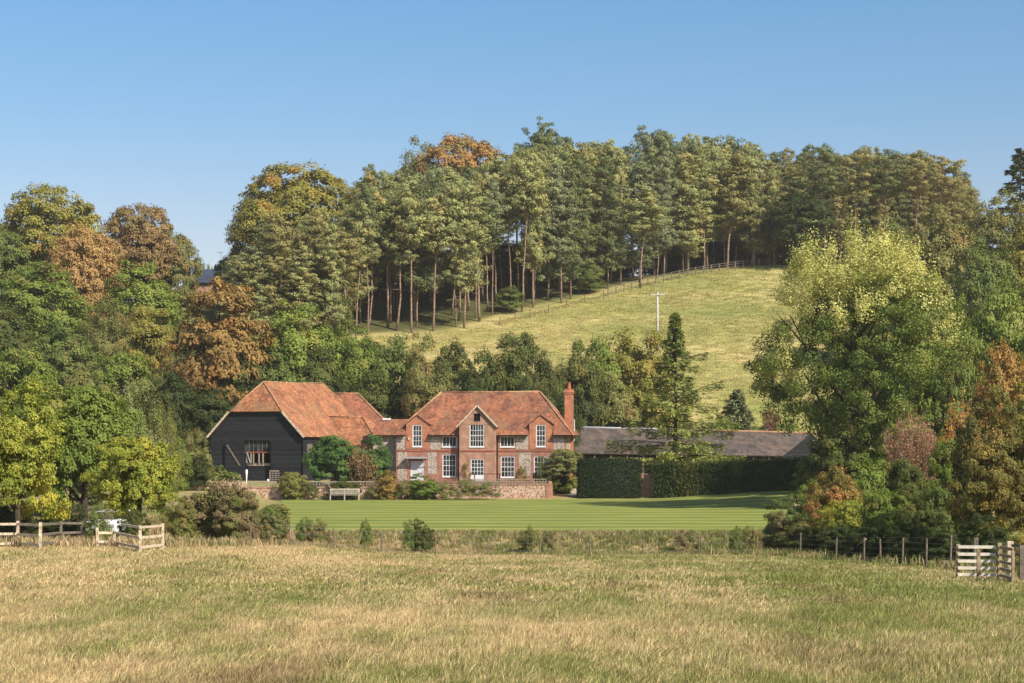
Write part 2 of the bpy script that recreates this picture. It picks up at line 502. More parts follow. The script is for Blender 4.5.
# lawn ---------------------------------------------------------
def m_lawn():
    m, n, b, o = mat_new('mown_lawn')
    co = objco(n)
    sep = n.nodes.new('ShaderNodeSeparateXYZ'); n.links.new(co, sep.inputs[0])
    wv = n.nodes.new('ShaderNodeTexWave'); wv.bands_direction = 'Y'
    wv.inputs['Scale'].default_value = 0.065; wv.inputs['Distortion'].default_value = 1.6; wv.inputs['Detail'].default_value = 2
    wv.inputs['Detail Scale'].default_value = 0.3
    mp = n.nodes.new('ShaderNodeMapping'); mp.inputs['Rotation'].default_value = (0, 0, R(1.5)); mp.inputs['Scale'].default_value = (0.3, 1, 1)
    n.links.new(co, mp.inputs[0]); n.links.new(mp.outputs[0], wv.inputs[0])
    c = mixc(n, (0.15, 0.185, 0.036), (0.265, 0.295, 0.075), wv.outputs['Fac'])
    f = noise(n, 0.35, 6, 0.65, objco(n, (0.4, 1.2, 1))); g = noise(n, 5, 4, 0.7, co)
    c = mixc(n, c, ramp(n, f, [(0.3, (0.68, 0.76, 0.7)), (0.7, (1.4, 1.2, 1.25))]), 0.9, 'MULTIPLY')
    c = mixc(n, c, ramp(n, g, [(0.3, (0.75, 0.75, 0.75)), (0.7, (1.2, 1.2, 1.2))]), 0.7, 'MULTIPLY')
    n.links.new(c, b.inputs['Base Color'])
    b.inputs['Roughness'].default_value = 0.9; b.inputs['Specular IOR Level'].default_value = 0.1
    bump(n, g, b, 0.5, 0.06)
    return m
lx = np.linspace(0, 1, 70); ly = np.linspace(0, 1, 80)
U_, V_ = np.meshgrid(lx, ly)
yy = 114.0 + V_ * 64.2
xl = -0.119 * yy - 0.4 + 0.25 * wob(yy, yy, 3); xr = 16.0 + 16 * S((yy - 118) / 50)
xx = xl + (xr - xl) * U_
yy = yy + np.where(V_ < 0.01, 0.15 * wob(xx, yy, 1.5), 0)
zz = np.maximum(Z(xx, yy) + 0.035, 0.0) 
zz = np.where(yy > 176, np.minimum(zz, 0.03 + 0.95 * S((xx - 10) / 16)), zz)
n_ = 70
b0 = (np.arange(79)[:, None] * n_ + np.arange(69)[None]).ravel()
me = fast_mesh('lawn', np.stack([xx.ravel(), yy.ravel(), zz.ravel()], 1), [np.stack([b0, b0 + 1, b0 + 1 + n_, b0 + n_], 1)], True)
me.materials.append(m_lawn())
tag(link('lawn', me), kind='structure')

# drive beside the house
mb = MB()
px0 = [(5.6, 178.6), (6.3, 178.6), (9.6, 190), (6.0, 190)]
gx = np.linspace(0, 1, 8)
pts = []
for j in gx:
    yv = 178.4 + 12 * j
    for i in gx:
        xv = 5.3 + 3.4 * i
        pts.append((xv, yv, zf(xv, yv) + 0.04))
mb.v = pts
for j in range(7):
    for i in range(7):
        a = j * 8 + i
        mb.f.append((a, a + 1, a + 9, a + 8))
tag(mb.build('drive', M['gravel']), kind='structure')

# raised terrace in front of the farmhouse
mb = MB(); mb.box(-13.2, 3.42, 178.15, 190.5, -.3, 1.5)
tag(mb.build('terrace', M['paving']), kind='structure')

# ------------------------------------------------------------------ grass (uncountable)
def blade_tuft(seed, nb, rad, hmin, hmax, wmin, wmax, lean=0.35, heads=0.25):
    r = np.random.default_rng(seed)
    Vs = []; Fs4 = []; Fs3 = []; va4 = []; cl4 = []; va3 = []; cl3 = []
    for i in range(nb):
        a = r.uniform(0, 6.283); q = rad * math.sqrt(r.uniform())
        bx, by = q * math.cos(a), q * math.sin(a)
        h = r.uniform(hmin, hmax) * (1 - 0.3 * q / rad)
        w_ = r.uniform(wmin, wmax)
        t = r.uniform(0, 6.283); dx, dy = math.cos(t) * w_, math.sin(t) * w_
        lx_ = lean * h * (0.7 + r.normal() * 0.8); ly_ = r.normal() * 0.3 * h
        n0 = len(Vs)
        Vs += [(bx - dx, by - dy, -0.03), (bx + dx, by + dy, -0.03), (bx + dx * .8 + lx_ * .35, by + dy * .8 + ly_ * .35, h * .6),
               (bx - dx * .8 + lx_ * .35, by - dy * .8 + ly_ * .35, h * .6), (bx + lx_, by + ly_, h)]
        Fs4.append((n0, n0 + 1, n0 + 2, n0 + 3)); Fs3.append((n0 + 3, n0 + 2, n0 + 4))
        v = r.uniform(); c = r.uniform()
        va4.append(v); cl4.append(c); va3.append(v); cl3.append(c)
    return fast_mesh('grass_tuft', Vs, [np.array(Fs4), np.array(Fs3)], False, {'vary': va4 + va3, 'clump': cl4 + cl3})

def m_grass(name, straw, green, bias=0.5, scale=0.10):
    m, n, b, o = mat_new(name)
    av = n.nodes.new('ShaderNodeAttribute'); av.attribute_name = 'vary'
    ac = n.nodes.new('ShaderNodeAttribute'); ac.attribute_name = 'clump'
    g = n.nodes.new('ShaderNodeNewGeometry')
    mp_ = n.nodes.new('ShaderNodeMapping'); mp_.inputs['Scale'].default_value = (1, .38, 1); n.links.new(g.outputs['Position'], mp_.inputs[0])
    nz = noise(n, scale * 1.5, 4, 0.65, mp_.outputs[0])
    nz2 = noise(n, scale * 8, 3, 0.6, mp_.outputs[0])
    # more green to the right, where the field is grazed
    sep = n.nodes.new('ShaderNodeSeparateXYZ'); n.links.new(g.outputs['Position'], sep.inputs[0])
    gx_ = n.nodes.new('ShaderNodeMapRange'); gx_.inputs['From Min'].default_value = -14; gx_.inputs['From Max'].default_value = 16
    gx_.inputs['To Min'].default_value = -0.05; gx_.inputs['To Max'].default_value = 0.16
    n.links.new(sep.outputs[0], gx_.inputs[0])
    ad = n.nodes.new('ShaderNodeMath'); n.links.new(nz, ad.inputs[0]); n.links.new(gx_.outputs[0], ad.inputs[1])
    mm = n.nodes.new('ShaderNodeMath'); mm.operation = 'MULTIPLY_ADD'; mm.inputs[1].default_value = 0.5; n.links.new(nz2, mm.inputs[0]); n.links.new(ad.outputs[0], mm.inputs[2])
    m3 = n.nodes.new('ShaderNodeMath'); m3.operation = 'MULTIPLY_ADD'; m3.inputs[1].default_value = 0.28; n.links.new(ac.outputs['Fac'], m3.inputs[0]); n.links.new(mm.outputs[0], m3.inputs[2])
    mr = n.nodes.new('ShaderNodeMapRange'); mr.inputs['From Min'].default_value = 0.86 - 0.2 * (bias - 0.5); mr.inputs['From Max'].default_value = 1.02 - 0.2 * (bias - 0.5)
    n.links.new(m3.outputs[0], mr.inputs[0])
    c = mixc(n, straw, green, mr.outputs[0])
    c = mixc(n, c, (0.34, 0.21, 0.11), ramp(n, noise(n, scale * 2.6, 3, 0.6, mp_.outputs[0]), [(0.56, (0, 0, 0)), (0.72, (0.55, 0.55, 0.55))]))
    mr2 = n.nodes.new('ShaderNodeMapRange'); mr2.inputs['To Min'].default_value = 0.55; mr2.inputs['To Max'].default_value = 1.3
    n.links.new(av.outputs['Fac'], mr2.inputs[0])
    s_ = n.nodes.new('ShaderNodeVectorMath'); s_.operation = 'SCALE'
    n.links.new(c, s_.inputs[0]); n.links.new(mr2.outputs[0], s_.inputs[3])
    n.links.new(s_.outputs[0], b.inputs['Base Color'])
    b.inputs['Roughness'].default_value = 0.6; b.inputs['Specular IOR Level'].default_value = 0.2
    tr = n.nodes.new('ShaderNodeBsdfTranslucent'); n.links.new(s_.outputs[0], tr.inputs['Color'])
    mx = n.nodes.new('ShaderNodeMixShader'); mx.inputs[0].default_value = 0.3
    n.links.new(b.outputs[0], mx.inputs[1]); n.links.new(tr.outputs[0], mx.inputs[2]); n.links.new(mx.outputs[0], o.inputs['Surface'])
    return m

def scatter(name, pts, tufts, mat, smin, smax, rot=0.7, label=None):
    coll = bpy.data.collections.new(name + '_source')
    for t in tufts:
        t.materials.append(mat)
        coll.objects.link(bpy.data.objects.new('grass_tuft', t))
    me = bpy.data.meshes.new(name); me.vertices.add(len(pts)); me.vertices.foreach_set('co', np.asarray(pts, np.float32).ravel()); me.update()
    o = link(name, me)
    g = bpy.data.node_groups.new(name, 'GeometryNodeTree')
    g.interface.new_socket('Geometry', in_out='INPUT', socket_type='NodeSocketGeometry')
    g.interface.new_socket('Geometry', in_out='OUTPUT', socket_type='NodeSocketGeometry')
    gi = g.nodes.new('NodeGroupInput'); go = g.nodes.new('NodeGroupOutput')
    ip = g.nodes.new('GeometryNodeInstanceOnPoints'); ci = g.nodes.new('GeometryNodeCollectionInfo')
    ci.inputs[0].default_value = coll; ci.inputs[1].default_value = True; ci.inputs[2].default_value = True
    rv = g.nodes.new('FunctionNodeRandomValue'); rv.data_type = 'FLOAT_VECTOR'
    rv.inputs[0].default_value = (-0.12, -0.12, -rot); rv.inputs[1].default_value = (0.12, 0.12, rot)
    rs = g.nodes.new('FunctionNodeRandomValue'); rs.data_type = 'FLOAT'
    rs.inputs[2].default_value = smin; rs.inputs[3].default_value = smax; rs.inputs['Seed'].default_value = 3
    L = g.links.new
    L(gi.outputs[0], ip.inputs['Points']); L(ci.outputs[0], ip.inputs['Instance'])
    ip.inputs['Pick Instance'].default_value = True
    L(rv.outputs[0], ip.inputs['Rotation']); L(rs.outputs[1], ip.inputs['Scale']); L(ip.outputs[0], go.inputs[0])
    md = o.modifiers.new('scatter', 'NODES'); md.node_group = g
    tag(o, label, 'grass', kind='stuff')
    return o

def fence_y(x):
    """front boundary of the meadow: y of the fences"""
    fx = np.array([-60, at(0, 78), at(165, 78), at(290, 100), at(334, 104), at(757, 105), at(864, 85), at(950, 70), at(1024, 62), 30, 60])
    fy = np.array([78, 78, 79, 100, 104, 105, 85, 70, 62, 58, 50])
    return np.interp(x, fx, fy)

def wedge(n, y0, y1, power=1.0, margin=1.25):
    y = (y0 ** (2 - power) + rng.uniform(size=n) * (y1 ** (2 - power) - y0 ** (2 - power))) ** (1 / (2 - power))
    x = rng.uniform(-1, 1, n) * y * 0.268 * margin
    return x, y
m_mead = m_grass('meadow_blades', (0.72, 0.54, 0.27), (0.29, 0.30, 0.078), 0.47)
tf_near = [blade_tuft(i, 60, 0.36, 0.05, (.17, .22, .30, .15, .24, .20, .40, .18)[i], 0.004, 0.009, 0.55) for i in range(8)]
tf_near += [blade_tuft(90 + i, 90, 0.4, 0.03, 0.13, 0.004, 0.009, 0.8) for i in range(6)]
tf_far = [blade_tuft(20 + i, 44, 0.5, 0.05, (.16, .2, .3, .16, .24, .2)[i], 0.010, 0.022, 0.5) for i in range(6)]
x, y = wedge(34000, 20, 52, 0.9)
scatter('meadow_grass', np.stack([x, y, Z(x, y)], 1), tf_near, m_mead, 0.42, 0.92, 1.6, 'long dry straw coloured grass across the near meadow')
x, y = wedge(42000, 46, 112, 0.6)
k = y < fence_y(x) + 3.5
x, y = x[k], y[k]
scatter('meadow_grass', np.stack([x, y, Z(x, y)], 1), tf_far, m_mead, 0.5, 1.0, 1.6, 'dry grass of the far meadow up to the fences')
m_bank = m_grass('bank_blades', (0.60, 0.44, 0.23), (0.24, 0.26, 0.07), 0.5, 0.35)
tf_bank = [blade_tuft(40 + i, 40, 0.6, 0.2, 0.7, 0.015, 0.035, 0.3) for i in range(5)]
x = rng.uniform(-26, 24, 5200); y = rng.uniform(105, 114.3, 5200)
k = (y > fence_y(x) - 0.5) & ((x < -14.3) | (y < 113.9))
x, y = x[k], y[k]
scatter('bank_grass', np.stack([x, y, Z(x, y)], 1), tf_bank, m_bank, 0.3, 0.62, 3.1, 'rough brown and green grass on the bank below the lawn')
# coarse tufts over the hill pasture
m_hill = m_grass('hill_blades', (0.56, 0.465, 0.19), (0.42, 0.40, 0.13), 0.45, 0.05)
tf_hill = [blade_tuft(60 + i, 46, 1.0, 0.04, 0.16, 0.03, 0.06, 0.3) for i in range(5)]
y = rng.uniform(214, 340, 26000); x = rng.uniform(-30, 85, 26000)
k = y < edge_y(x) + 1
x, y = x[k], y[k]
scatter('hill_grass', np.stack([x, y, Z(x, y)], 1), tf_hill, m_hill, 0.6, 1.2, 3.1, 'yellow pasture grass covering the hillside')
# weeds in front of the trees, left and right
x = np.concatenate([rng.uniform(-34, -12, 3500), rng.uniform(11, 34, 3500)]); y = rng.uniform(60, 112, 7000)
k = (y > fence_y(x) - 0.6) & (y < fence_y(x) + 9)
x, y = x[k], y[k]
scatter('rough_grass', np.stack([x, y, Z(x, y)], 1), tf_bank, m_bank, 0.5, 1.1, 3.1, 'rank uncut grass growing along the field fences under trees')

# ------------------------------------------------------------------ foliage builders
def norm(a):
    return a / np.maximum(np.linalg.norm(a, axis=1, keepdims=True), 1e-6)

def leaf_quads(c, nrm, size, asp, r, tdir=None):
    n = len(c)
    t = r.normal(size=(n, 3))
    if tdir is not None: t = t * 0.35 + tdir
    t = norm(t - nrm * np.sum(t * nrm, 1, keepdims=True))
    b = np.cross(nrm, t)
    s = size[:, None]
    V = np.stack([c - t * s, c + b * s * asp, c + t * s, c - b * s * asp], 1).reshape(-1, 3)
    Fq = np.arange(4 * n).reshape(n, 4)
    return V, Fq

def sphere_dirs(n, r):
    return norm(r.normal(size=(n, 3)))

def crown_mesh(seed, Rr=6.0, nclump=90, per=190, leaf=0.17, crad=1.55, flat=0.8, lobes=0.16, bottom=-0.75, inner=0.22, spread=1.0, rj=0.26, nrr=0.36, core=1.0, droop=0.0, asp=0.62):
    r = np.random.default_rng(seed)
    d = sphere_dirs(nclump * 3, r)
    d = d[d[:, 2] > bottom][:nclump]
    m = len(d)
    ph = r.uniform(0, 6.28, 6)
    def dist(q):
        return 1 + lobes * (np.sin(3 * q[:, 0] + ph[0]) + np.sin(3.4 * q[:, 1] + ph[1]) + np.sin(4 * q[:, 2] + ph[2] + 2 * q[:, 0])) / 1.6
    rad = Rr * (0.96 - rj * (1 - r.uniform(size=m) ** 0.7)) * dist(d)
    ni = int(m * inner)
    rad[:ni] *= 0.6
    C = d * rad[:, None] * np.array([1, 1, 1.0])
    cr = crad * r.uniform(0.65, 1.25, m)
    cr[:ni] *= core
    idx = np.repeat(np.arange(m), per)
    q = sphere_dirs(len(idx), r)
    q[:, 2] = np.where(q[:, 2] < -0.35, -q[:, 2] * 0.7, q[:, 2])
    q = norm(q)
    sh = (0.55 + 0.5 * r.uniform(size=len(idx)) ** 0.6)
    # sub-lobing of each clump for texture
    sh *= 1 + 0.16 * np.sin(q[:, 0] * 6 + idx) + 0.16 * np.sin(q[:, 1] * 7 + idx * 2)
    P = C[idx] + q * (cr[idx] * sh)[:, None] * np.array([1, 1, flat])
    P[:, 2] -= droop * r.uniform(size=len(idx)) * 0.6
    out = d[idx]
    nr = norm(q * 0.75 + out * 0.75 + np.array([0, 0, 0.35]) + r.normal(size=(len(idx), 3)) * nrr)
    P *= Rr / np.percentile(np.linalg.norm(P, axis=1), 97)
    size = leaf * r.uniform(0.65, 1.35, len(idx))
    V, Fq = leaf_quads(P, nr, size, asp, r)
    cl = r.uniform(size=m)[idx]
    me = fast_mesh('crown', V, [Fq], False, {'vary': r.uniform(size=len(idx)), 'clump': np.clip(.5 + (cl - .5) * .8 + r.normal(size=len(idx)) * 0.12, 0, 1)})
    me.materials.append(None)
    return me

def trunk_mesh(seed, H=10.0, r0=0.38, nl=9, mat='bark', start=0.25, spread=4.2):
    r = random.Random(seed)
    mb = MB()
    pts = [(0, 0, -0.3)]; x = y = 0
    for i in range(1, 7):
        x += r.uniform(-.18, .18); y += r.uniform(-.18, .18)
        pts.append((x, y, H * i / 6))
    mb.tube(pts, [r0 * 1.35] + [r0 * (1 - 0.85 * i / 6) for i in range(1, 7)], 8)
    for k in range(nl):
        t = start + (0.9 - start) * k / nl
        z0 = H * t; i = min(5, int(t * 6)); f = t * 6 - i
        bx = pts[i][0] * (1 - f) + pts[i + 1][0] * f; by = pts[i][1] * (1 - f) + pts[i + 1][1] * f
        a = k * 2.4 + r.uniform(-.5, .5); L = spread * (1 - 0.45 * t) * r.uniform(.7, 1.1)
        q = [(bx, by, z0)]
        for s in (0.35, 0.7, 1.0):
            q.append((bx + math.cos(a) * L * s + r.uniform(-.2, .2), by + math.sin(a) * L * s + r.uniform(-.2, .2), z0 + L * (0.55 * s + 0.35 * s * s)))
        rr = r0 * 0.45 * (1 - 0.6 * t)
        mb.tube(q, [rr, rr * .7, rr * .45, rr * .15], 5)
        for s in range(2):
            a2 = a + r.choice((-1, 1)) * r.uniform(.5, .9); j = 1 + s
            e = q[j]; l2 = L * .5
            mb.tube([e, (e[0] + math.cos(a2) * l2 * .5, e[1] + math.sin(a2) * l2 * .5, e[2] + l2 * .4), (e[0] + math.cos(a2) * l2, e[1] + math.sin(a2) * l2, e[2] + l2 * .75)],
                    [rr * .4, rr * .25, rr * .08], 4)
    return mb.mesh('trunk', M[mat], True)

CROWNS = {
    'broad': [crown_mesh(100 + i, nclump=135, per=190, crad=1.35, lobes=.14, inner=.3, leaf=.165, bottom=-.9) for i in range(5)],
    'dome': [crown_mesh(110 + i, nclump=300, per=120, crad=.85, lobes=.05, inner=.3, leaf=.14, bottom=-.8, rj=.12, core=1.9) for i in range(3)],
    'fluffy': [crown_mesh(120 + i, nclump=180, per=130, crad=1.05, leaf=0.155, lobes=0.16, inner=.32, bottom=-.9) for i in range(3)],
    'layer': [crown_mesh(140 + i, nclump=150, per=150, crad=1.3, flat=0.55, leaf=0.18, lobes=0.10, inner=.3) for i in range(2)],
    'near': [crown_mesh(160 + i, Rr=4.0, nclump=230, per=230, crad=0.58, leaf=0.074, lobes=0.2, inner=0.3, asp=0.7, nrr=.55, core=1.5) for i in range(4)],
    'bush': [crown_mesh(180 + i, Rr=2.0, nclump=70, per=110, crad=0.5, leaf=0.055, lobes=0.22, bottom=-0.45, inner=0.3, nrr=.5) for i in range(5)],
    'wispy': [crown_mesh(200 + i, Rr=4.0, nclump=260, per=90, crad=0.55, leaf=0.10, lobes=0.26, inner=0.35, asp=0.3, flat=1.3) for i in range(2)],
}
TRUNKS = [trunk_mesh(i) for i in range(4)]

GREEN = foliage('leaf_green', (0.085, 0.112, 0.020), (0.135, 0.165, 0.032), (0.18, 0.165, 0.04))
MID = foliage('leaf_mid_green', (0.07, 0.092, 0.022), (0.115, 0.138, 0.034), (0.15, 0.125, 0.04))
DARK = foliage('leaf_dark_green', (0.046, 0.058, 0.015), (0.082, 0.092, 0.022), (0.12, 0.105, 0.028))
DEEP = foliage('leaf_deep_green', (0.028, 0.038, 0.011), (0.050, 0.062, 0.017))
BRIGHT = foliage('leaf_bright_green', (0.11, 0.145, 0.027), (0.17, 0.20, 0.04), (0.20, 0.19, 0.04), gain=1.6)
YGREEN = foliage('leaf_yellow_green', (0.13, 0.155, 0.022), (0.26, 0.26, 0.042), (0.34, 0.29, 0.045), gain=1.6)
OLIVE = foliage('leaf_olive', (0.105, 0.105, 0.032), (0.16, 0.15, 0.045), (0.20, 0.13, 0.05))
GOLD = foliage('leaf_golden_green', (0.13, 0.125, 0.028), (0.20, 0.17, 0.035), (0.25, 0.14, 0.035))
RUST = foliage('leaf_rust', (0.24, 0.115, 0.035), (0.33, 0.175, 0.055), (0.20, 0.15, 0.04))
BROWN = foliage('leaf_brown', (0.15, 0.095, 0.042), (0.21, 0.14, 0.055), (0.12, 0.12, 0.04))
ORANGE = foliage('leaf_orange', (0.30, 0.12, 0.028), (0.34, 0.20, 0.04), (0.17, 0.16, 0.035))
RED = foliage('leaf_red', (0.27, 0.13, 0.08), (0.34, 0.21, 0.13), (0.22, 0.17, 0.07), gain=1.3)
CREAM = foliage('leaf_cream_yellow', (0.36, 0.33, 0.10), (0.55, 0.48, 0.20), (0.17, 0.19, 0.04), patch=0.35)
HAZEL = foliage('leaf_hazel', (0.10, 0.085, 0.035), (0.17, 0.13, 0.055), (0.09, 0.12, 0.03), patch=0.8)
PINE = foliage('needle_pine', (0.118, 0.128, 0.047), (0.20, 0.198, 0.072), (0.24, 0.19, 0.065), trans=0.15, patch=0.3, gain=1.85)
PINED = foliage('needle_pine_dark', (0.06, 0.075, 0.028), (0.11, 0.12, 0.038), trans=0.12, gain=1.6)
PINEB = foliage('needle_pine_blue', (0.095, 0.107, 0.050), (0.155, 0.165, 0.075), trans=0.12, gain=1.6)
PINEO = foliage('needle_pine_brown', (0.12, 0.11, 0.04), (0.19, 0.16, 0.052), trans=0.15)
CEDAR = foliage('needle_cedar', (0.09, 0.112, 0.03), (0.18, 0.19, 0.048), trans=0.25, gain=2.0)
YEW = foliage('leaf_yew', (0.011, 0.018, 0.007), (0.020, 0.031, 0.010), trans=0.1)
HEDGE = foliage('leaf_hedge', (0.022, 0.036, 0.011), (0.048, 0.064, 0.018), (0.12, 0.11, 0.03), patch=0.35)

def set_mat(o, m):
    o.material_slots[0].link = 'OBJECT'
    o.material_slots[0].material = m

tree_n = 0
def tree(px, top, wpx, d, mat, label, kind='broad', name='broadleaf_tree', group=None, low=0.16, cat='tree', trunk=True, zb=None):
    """tree whose crown spans wpx pixels around column px and tops out at row top, standing at distance d"""
    global tree_n
    tree_n += 1
    r = random.Random(tree_n * 17)
    x = at(px, d); gz = zf(x, d) if zb is None else zb
    H = max(2.0, zat(top, d) - gz)
    rx = wpx / F * d / 2
    root = empty(name, (x, d, gz), r.uniform(0, 6.28), label, cat, group)
    proto = r.choice(CROWNS[kind])
    Rn = {'near': 4.0, 'wispy': 4.0, 'bush': 2.0}.get(kind, 6.0)
    c = link('crown', proto, root)
    set_mat(c, mat)
    z0 = H * low
    rz = (H - z0) / 2
    c.location = (0, 0, z0 + rz)
    c.scale = (rx / Rn, rx / Rn * r.uniform(.92, 1.08), rz / Rn)
    if trunk:
        t = link('trunk', r.choice(TRUNKS), root)
        s = min(rx / 5.5, H / 14)
        t.scale = (s, s, H * 0.82 / 10)
    return root

def shrub(px, top, wpx, d, mat, label, name='shrub', kind='bush', group=None, cat='shrub', bot=None):
    return tree(px, top, wpx, d, mat, label, kind, name, group, low=-0.25, cat=cat, trunk=False)

# pines -------------------------------------------------------
def pine_parts(seed, H=20.0, crown0=0.5, wide=3.0, nb=30, per=52, flat=0.50, droopy=0.0):
    r = np.random.default_rng(seed)
    rr = random.Random(seed)
    mb = MB()
    pts = [(0, 0, -0.4)]; x = y = 0
    for i in range(1, 9):
        x += rr.uniform(-.16, .16); y += rr.uniform(-.16, .16); pts.append((x, y, H * 0.97 * i / 8))
    mb.tube(pts, [0.20] + [0.14 * (1 - 0.8 * i / 8) + 0.02 for i in range(1, 9)], 7)
    C = []; D = []; W = []
    for k in range(nb):
        t = crown0 + (1 - crown0) * (k + .5) / nb
        prof = math.sin(min(1, (1 - t) / (1 - crown0) * 1.25 + 0.22) * math.pi * 0.62) 
        L = wide * prof * rr.uniform(.35, 1.25)
        if rr.random() < .14: continue
        a = k * 2.39996 + rr.uniform(-.5, .5)
        i = min(7, int(t * 8 / 1.0)); bx, by = pts[i][0], pts[i][1]
        z0 = H * t * 0.97
        rise = rr.uniform(0.0, .4) * L
        e = (bx + math.cos(a) * L, by + math.sin(a) * L, z0 + rise)
        mb.tube([(bx, by, z0 - .3), ((bx * .5 + e[0] * .5), (by * .5 + e[1] * .5), z0 + rise * .35), e], [.07, .05, .02], 4)
        for s in ((1.0, .85, .62, .4) if L > 1.6 else (1.0, .5)):
            a2 = a + rr.uniform(-.45, .45)
            C.append((bx + math.cos(a2) * L * s, by + math.sin(a2) * L * s, z0 + rise * s + rr.uniform(-.45, .55)))
            D.append((math.cos(a2), math.sin(a2), 0.3)); W.append(rr.uniform(.45, .85) * (0.75 + 0.12 * wide))
    C.append((pts[-1][0], pts[-1][1], H)); D.append((0, 0, 1)); W.append(.7)
    for k in range(7):      # dead stubs on the bare trunk
        t = rr.uniform(.22, crown0); a = rr.uniform(0, 6.28); L = rr.uniform(.5, 1.8)
        i = min(7, int(t * 8)); bx, by = pts[i][0], pts[i][1]
        mb.tube([(bx, by, H * t), (bx + math.cos(a) * L, by + math.sin(a) * L, H * t + rr.uniform(-.3, .5))], [.05, .015], 4)
    C = np.array(C); D = np.array(D); W = np.array(W)
    idx = np.repeat(np.arange(len(C)), per)
    q = sphere_dirs(len(idx), r)
    q[:, 2] = np.abs(q[:, 2]) * np.where(r.uniform(size=len(idx)) < .75, 1, -.6)
    P = C[idx] + q * (W[idx] * (0.35 + 0.65 * r.uniform(size=len(idx)) ** .5))[:, None] * np.array([1, 1, flat * 1.35])
    rad_ = P * np.array([1, 1, 0]); rad_ = rad_ / (np.linalg.norm(rad_, axis=1, keepdims=True) + .5)
    nr = norm(q * .8 + rad_ * .7 + np.array([0, 0, .45]) + r.normal(size=P.shape) * .35)
    V, Fq = leaf_quads(P, nr, r.uniform(.11, .24, len(idx)), .42, r, q)
    me = fast_mesh('crown', V, [Fq], False, {'vary': r.uniform(size=len(idx)), 'clump': np.clip(r.uniform(size=len(C))[idx] + r.normal(size=len(idx)) * .1, 0, 1)})
    me.materials.append(None)
    return mb.mesh('trunk', M['pinebark'], True), me
PINES = [pine_parts(300 + i, crown0=c0, wide=w_, nb=nb_) for i, (c0, w_, nb_) in enumerate([(.5, 2.9, 56), (.58, 3.2, 46), (.36, 2.9, 66), (.48, 2.4, 52), (.64, 3.5, 40), (.25, 3.0, 76), (.14, 3.2, 84), (.18, 2.7, 80)])]
UMB = [pine_parts(330 + i, crown0=.62, wide=5.2, nb=42, per=75, flat=.34) for i in range(2)]

pine_n = 0
def pine(x, d, top, mat, label, parts=None, wide=1.0, group='pines of the hilltop wood'):
    global pine_n
    pine_n += 1
    r = random.Random(pine_n * 31 + 5)
    gz = zf(x, d)
    H = max(6, zat(top, d) - gz)
    root = empty('pine_tree', (x, d, gz), r.uniform(0, 6.28), label, 'pine tree', group)
    tm, cm = parts or r.choice(PINES)
    s = H / 20.0
    root.rotation_euler[0] = R(r.gauss(0, 1.6)); root.rotation_euler[1] = R(r.gauss(0, 1.6))
    t = link('trunk', tm, root); c = link('crown', cm, root)
    set_mat(c, mat)
    w_ = wide * r.uniform(.9, 1.2) * (0.5 + 0.5 * s)
    t.scale = (w_, w_, s); c.scale = (w_, w_, s)
    return root

# conifers with drooping sprays -------------------------------
def conifer_parts(seed, H=14.0, base=.12, wide=3.6, nb=70, per=120, long_b=(), tw=.10, taper=1.0):
    r = np.random.default_rng(seed); rr = random.Random(seed)
    mb = MB(); mb.tube([(0, 0, -.3), (.05, 0, H * .5), (0, .03, H)], [.22, .13, .02], 7)
    P = []; N = []; T = []; cid = []; c = 0
    br = []
    for k in range(nb):
        t = base + (1 - base) * (k + .5) / nb
        L = wide * ((1 - t) ** taper) * rr.uniform(.45, 1.15) + .3
        br.append((t, k * 2.39996 + rr.uniform(-.4, .4), L, rr.uniform(-.15, .25)))
    for (t, a, L, rise) in br + list(long_b):
        z0 = H * t
        ca, sa = math.cos(a), math.sin(a)
        end = (ca * L, sa * L, z0 + rise * L)
        mid = (ca * L * .5, sa * L * .5, z0 + rise * L * .6)
        mb.tube([(0, 0, z0 - .1), mid, end], [.05, .035, .01], 4)
        m_ = int(per * max(.36, L / wide))
        s = np.sqrt(r.uniform(.02, 1, m_))
        lat = r.normal(size=m_) * .16 * L * (1.1 - s) + r.normal(size=m_) * .12
        px_ = ca * L * s - sa * lat; py_ = sa * L * s + ca * lat
        pz = z0 + rise * L * s * (1.2 - .2 * s) - np.abs(lat) * .35 - r.uniform(0, 1, m_) ** 1.5 * (.3 + .7 * s) * .75
        P.append(np.stack([px_, py_, pz], 1))
        T.append(np.tile([ca, sa, -.5], (m_, 1)))
        N.append(r.normal(size=(m_, 3)) * .4 + np.array([ca * .2, sa * .2, 1]))
        cid += [c] * m_; c += 1
    P = np.concatenate(P); N = norm(np.concatenate(N)); T = np.concatenate(T)
    V, Fq = leaf_quads(P, N, r.uniform(tw * .8, tw * 1.9, len(P)), .33, r, T)
    cc = r.uniform(size=c)[np.array(cid)]
    me = fast_mesh('crown', V, [Fq], False, {'vary': r.uniform(size=len(P)), 'clump': cc})
    me.materials.append(None)
    return mb.mesh('trunk', M['bark'], True), me

def conifer(px, top, d, mat, label, parts, H0, name='conifer', wide=1.0, rz=0.0, group=None):
    x = at(px, d); gz = zf(x, d); H = zat(top, d) - gz
    root = empty(name, (x, d, gz), rz, label, 'conifer', group)
    s = H / H0
    for nm, me_ in (('trunk', parts[0]), ('crown', parts[1])):
        o = link(nm, me_, root); o.scale = (s * wide, s * wide, s)
        if nm == 'crown': set_mat(o, mat)
    return root

